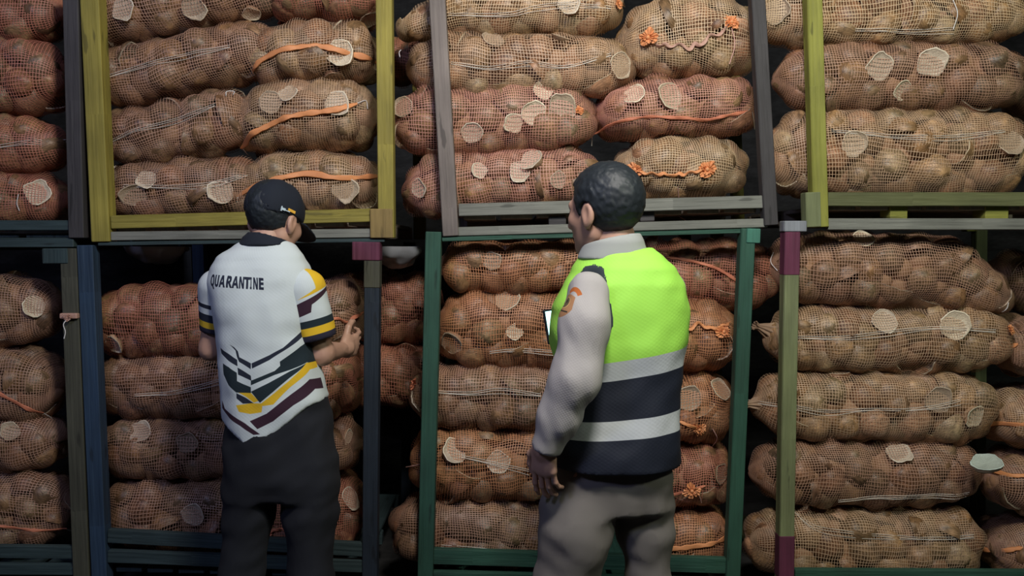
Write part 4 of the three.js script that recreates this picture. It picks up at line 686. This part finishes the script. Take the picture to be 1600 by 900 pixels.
  const cF = trunk([[360, 922, 999, 0.074, Z - 0.01], [378, 912, 1006, 0.084], [404, 902, 1014, 0.09]], Z), cI = trunk([[350, 930, 994, 0.064, Z - 0.01], [408, 912, 1006, 0.078]], Z);
  part('collar', toLocal(t, mesh((x, y, z) => smax(smax(cF.f(x, y, z), -cI.f(x, y, z), 0.004), y - at(0, 372, Z).y - 0.22 * (x - neck[0].x) - 0.10 * (z - Z), 0.006), V(neck[0].x - 0.13, 1.38, Z - 0.13), V(neck[0].x + 0.13, 1.54, Z + 0.13), 0.005)), cloth(0.36, 0.375, 0.36), shirt);
  // vest
  const armCut = union(0.03, cone(J(905, 425, -2.03), J(908, 500, -2.0), 0.066, 0.074), cone(J(908, 500, -2.0), J(900, 560, -1.98), 0.074, 0.070)), armCut2 = cone(J(1060, 450, -2.30), J(1050, 540, -2.32), 0.06, 0.06);
  const vestF = (x, y, z) => { let d = body.f(x, y, z) - 0.004 - wrinkle(x, y, z, 0.007); d = smax(d, y - at(0, 392, Z).y - 0.10 * (x - neck[0].x) - 0.3 * Math.max(0, Math.abs(x - neck[0].x) - 0.09), 0.006); return smax(smax(smax(d, -armCut(x, y, z), 0.006), -armCut2(x, y, z), 0.006), at(0, 742, Z + 0.13).y - y, 0.005); };
  const yv = (py) => at(0, py, Z + 0.12).y, y0 = yv(760), y1 = yv(370);
  const vestTex = canvasTex(64, 1024, (c, w, h) => { const row = (a, b, col) => { const A = (1 - (yv(a) - y0) / (y1 - y0)) * h, B = (1 - (yv(b) - y0) / (y1 - y0)) * h; c.fillStyle = col; c.fillRect(0, A, w, B - A); }; row(300, 562, '#a9ea58'); row(562, 592, '#b9bec2'); row(592, 655, '#161c2c'); row(655, 685, '#c2c6c9'); row(685, 800, '#161c2c'); });
  const slant = (g) => { const X = body.pick(1.15)[0]; return mapUV(g, (x, y, z) => [Math.atan2(x - X, z - Z) / (Math.PI * 2) + 0.5, (y - (x - X) * lerp(0.03, 0.15, clamp((y - 0.88) / 0.25, 0, 1)) - y0) / (y1 - y0)]); };  // the vest has ridden up on the side of the raised arm
  const vest = part('vest', toLocal(t, slant(mesh(vestF, V(body.pick(1.2)[0] - 0.24, 0.80, Z - 0.18), V(body.pick(1.2)[0] + 0.24, 1.5, Z + 0.18), 0.007))), cloth(1, 1, 1, { map: vestTex, roughness: 0.7 }), t);
  part('armhole_trim', toLocal(t, mesh((x, y, z) => smax(smax(vestF(x, y, z) - 0.002, armCut(x, y, z) - 0.010, 0.003), -vestF(x, y, z) - 0.008, 0.002), V(shL.x - 0.10, 1.12, Z - 0.05), V(shL.x + 0.16, 1.48, Z + 0.18), 0.005)), cloth(0.03, 0.04, 0.05), vest);
  // trousers
  const lg = union(0.03, cone(J(918, 755, Z + 0.01), J(900, 830, Z + 0.03), 0.086, 0.094), cone(J(900, 830, Z + 0.04), J(882, 920, Z + 0.03), 0.092, 0.082), cone(J(882, 920, Z + 0.03), anL.clone().setY(0.11), 0.08, 0.068)), lg2 = union(0.03, cone(hipR, J(1008, 830, Z - 0.02), 0.092, 0.078), cone(J(1008, 830, Z - 0.02), J(1014, 920, Z - 0.02), 0.074, 0.064), cone(J(1014, 920, Z - 0.02), anR.clone().setY(0.11), 0.064, 0.064));
  const seat = trunk([[650, 880, 1050, 0.105], [745, 864, 1050, 0.115], [790, 852, 1048, 0.11]], Z);
  const pantF = (x, y, z) => { let d = smin(lg(x, y, z), lg2(x, y, z), 0.012); d = smin(d, seat.f(x, y, z), 0.04); return smax(smax(d - wrinkle(x, y, z, 0.008) - 0.005 * N3(x * 12, y * 22 + x * 10, z * 12), y - at(0, 690, Z).y, 0.006), 0.085 - y, 0.006); };
  part('trousers', toLocal(t, mesh(pantF, V(hipL.x - 0.26, 0.05, Z - 0.2), V(hipR.x + 0.2, 0.97, Z + 0.2), 0.011)), cloth(0.165, 0.148, 0.135), t);
  foot.forEach((fo) => part('shoe', toLocal(t, shoe(fo, Math.PI + 0.9)), std(lin(0.02, 0.02, 0.02), 0.45), t));
  // the phone he holds
  const pc = J(866, 509, -2.42), ph = thing('phone', 'dark smartphone with a lit pale cyan screen in the hand of the vested person', 'phone', pc);
  ph.rotation.set(-0.25, 0.75, 0.22);
  part('case', new RoundedBoxGeometry(0.076, 0.105, 0.010, 3, 0.004), std(lin(0.012, 0.014, 0.02), 0.35), ph);
  const scr = part('screen', new RoundedBoxGeometry(0.069, 0.092, 0.002, 2, 0.001), new THREE.MeshStandardMaterial({ color: 0x101418, emissive: lin(0.45, 0.95, 0.95), emissiveIntensity: 1.3, roughness: 0.2 }), ph); scr.position.z = 0.0052;
  const pl = new THREE.RectAreaLight(lin(0.45, 0.95, 0.95), 1.3, 0.069, 0.092); pl.position.copy(pc).add(V(0, 0, 0.0075).applyEuler(ph.rotation)); pl.quaternion.copy(ph.quaternion).multiply(new THREE.Quaternion().setFromAxisAngle(V(0, 1, 0), Math.PI)); scene.add(pl);
}

// ---- small things: a loose half, a cloth tie and sagging grey patches
for (const [px, py, w, h, label] of [[622, 402, 72, 34, 'small grey sheet sagging in the dark gap left of the green post'], [245, 398, 90, 26, 'small grey sheet sagging below the yellow rack left of the man in the cap']]) {
  const c = at(px, py - h / 2, -3.5), m = 3.5 / F, g = new THREE.SphereGeometry(1, 28, 12, 0, Math.PI * 2, Math.PI / 2, Math.PI / 2), p = g.attributes.position;
  for (let i = 0; i < p.count; i++) { const k = 1 + 0.25 * N3(p.getX(i) * 2 + px, p.getY(i) * 2, p.getZ(i) * 2); p.setXYZ(i, p.getX(i) * w * m / 2 * k, p.getY(i) * h * m * k, p.getZ(i) * 0.12); }
  g.computeVertexNormals(); const o = part('grey_patch', g, std(lin(0.34, 0.35, 0.37), 0.4, { side: THREE.DoubleSide }), scene); o.position.copy(c); o.userData = { label, category: 'patch' };
}
{
  const a = at(106.5, 494, -3.05), t = thing('cloth_tie', 'faded orange tie knotted round the brown-grey post at the far left', 'tie', a), w = 28 * pxm, g = new RoundedBoxGeometry(w, 0.022, 0.075, 2, 0.006); g.translate(0, 0, -0.035);
  part('wrap', g, BAND.pink, t); const k = part('knot', knotGeometry(5, 0.016), BAND.pink, t); k.position.set(0.0, -0.004, 0.006);
  part('string', tube([V(0, -0.01, 0.006), V(-0.012, -0.03, 0.012), V(-0.008, -0.06, 0.008), V(-0.014, -0.085, 0.008)], 0.002), stringMat, t);
}
{
  const p = at(1541, 722, -3.05), g = part('coconut_half', dishGeos[2], std(lin(0.75, 1.02, 1.15), 0.5, { vertexColors: true, bumpMap: huskBump, bumpScale: 0.002 }), scene);  // blue-green tint of this material paints in the cool light
  g.position.copy(p); g.scale.set(0.060, 0.034, 0.055); g.rotation.set(-(Math.PI - 0.30), 0.1, -0.26);
  g.userData = { label: 'loose coconut half, bluish light put into its colour, lying open at the right edge', category: 'coconut' };
}


scene.traverse((o) => { if (o.isMesh) o.castShadow = o.receiveShadow = true; });
renderer.render(scene, camera);
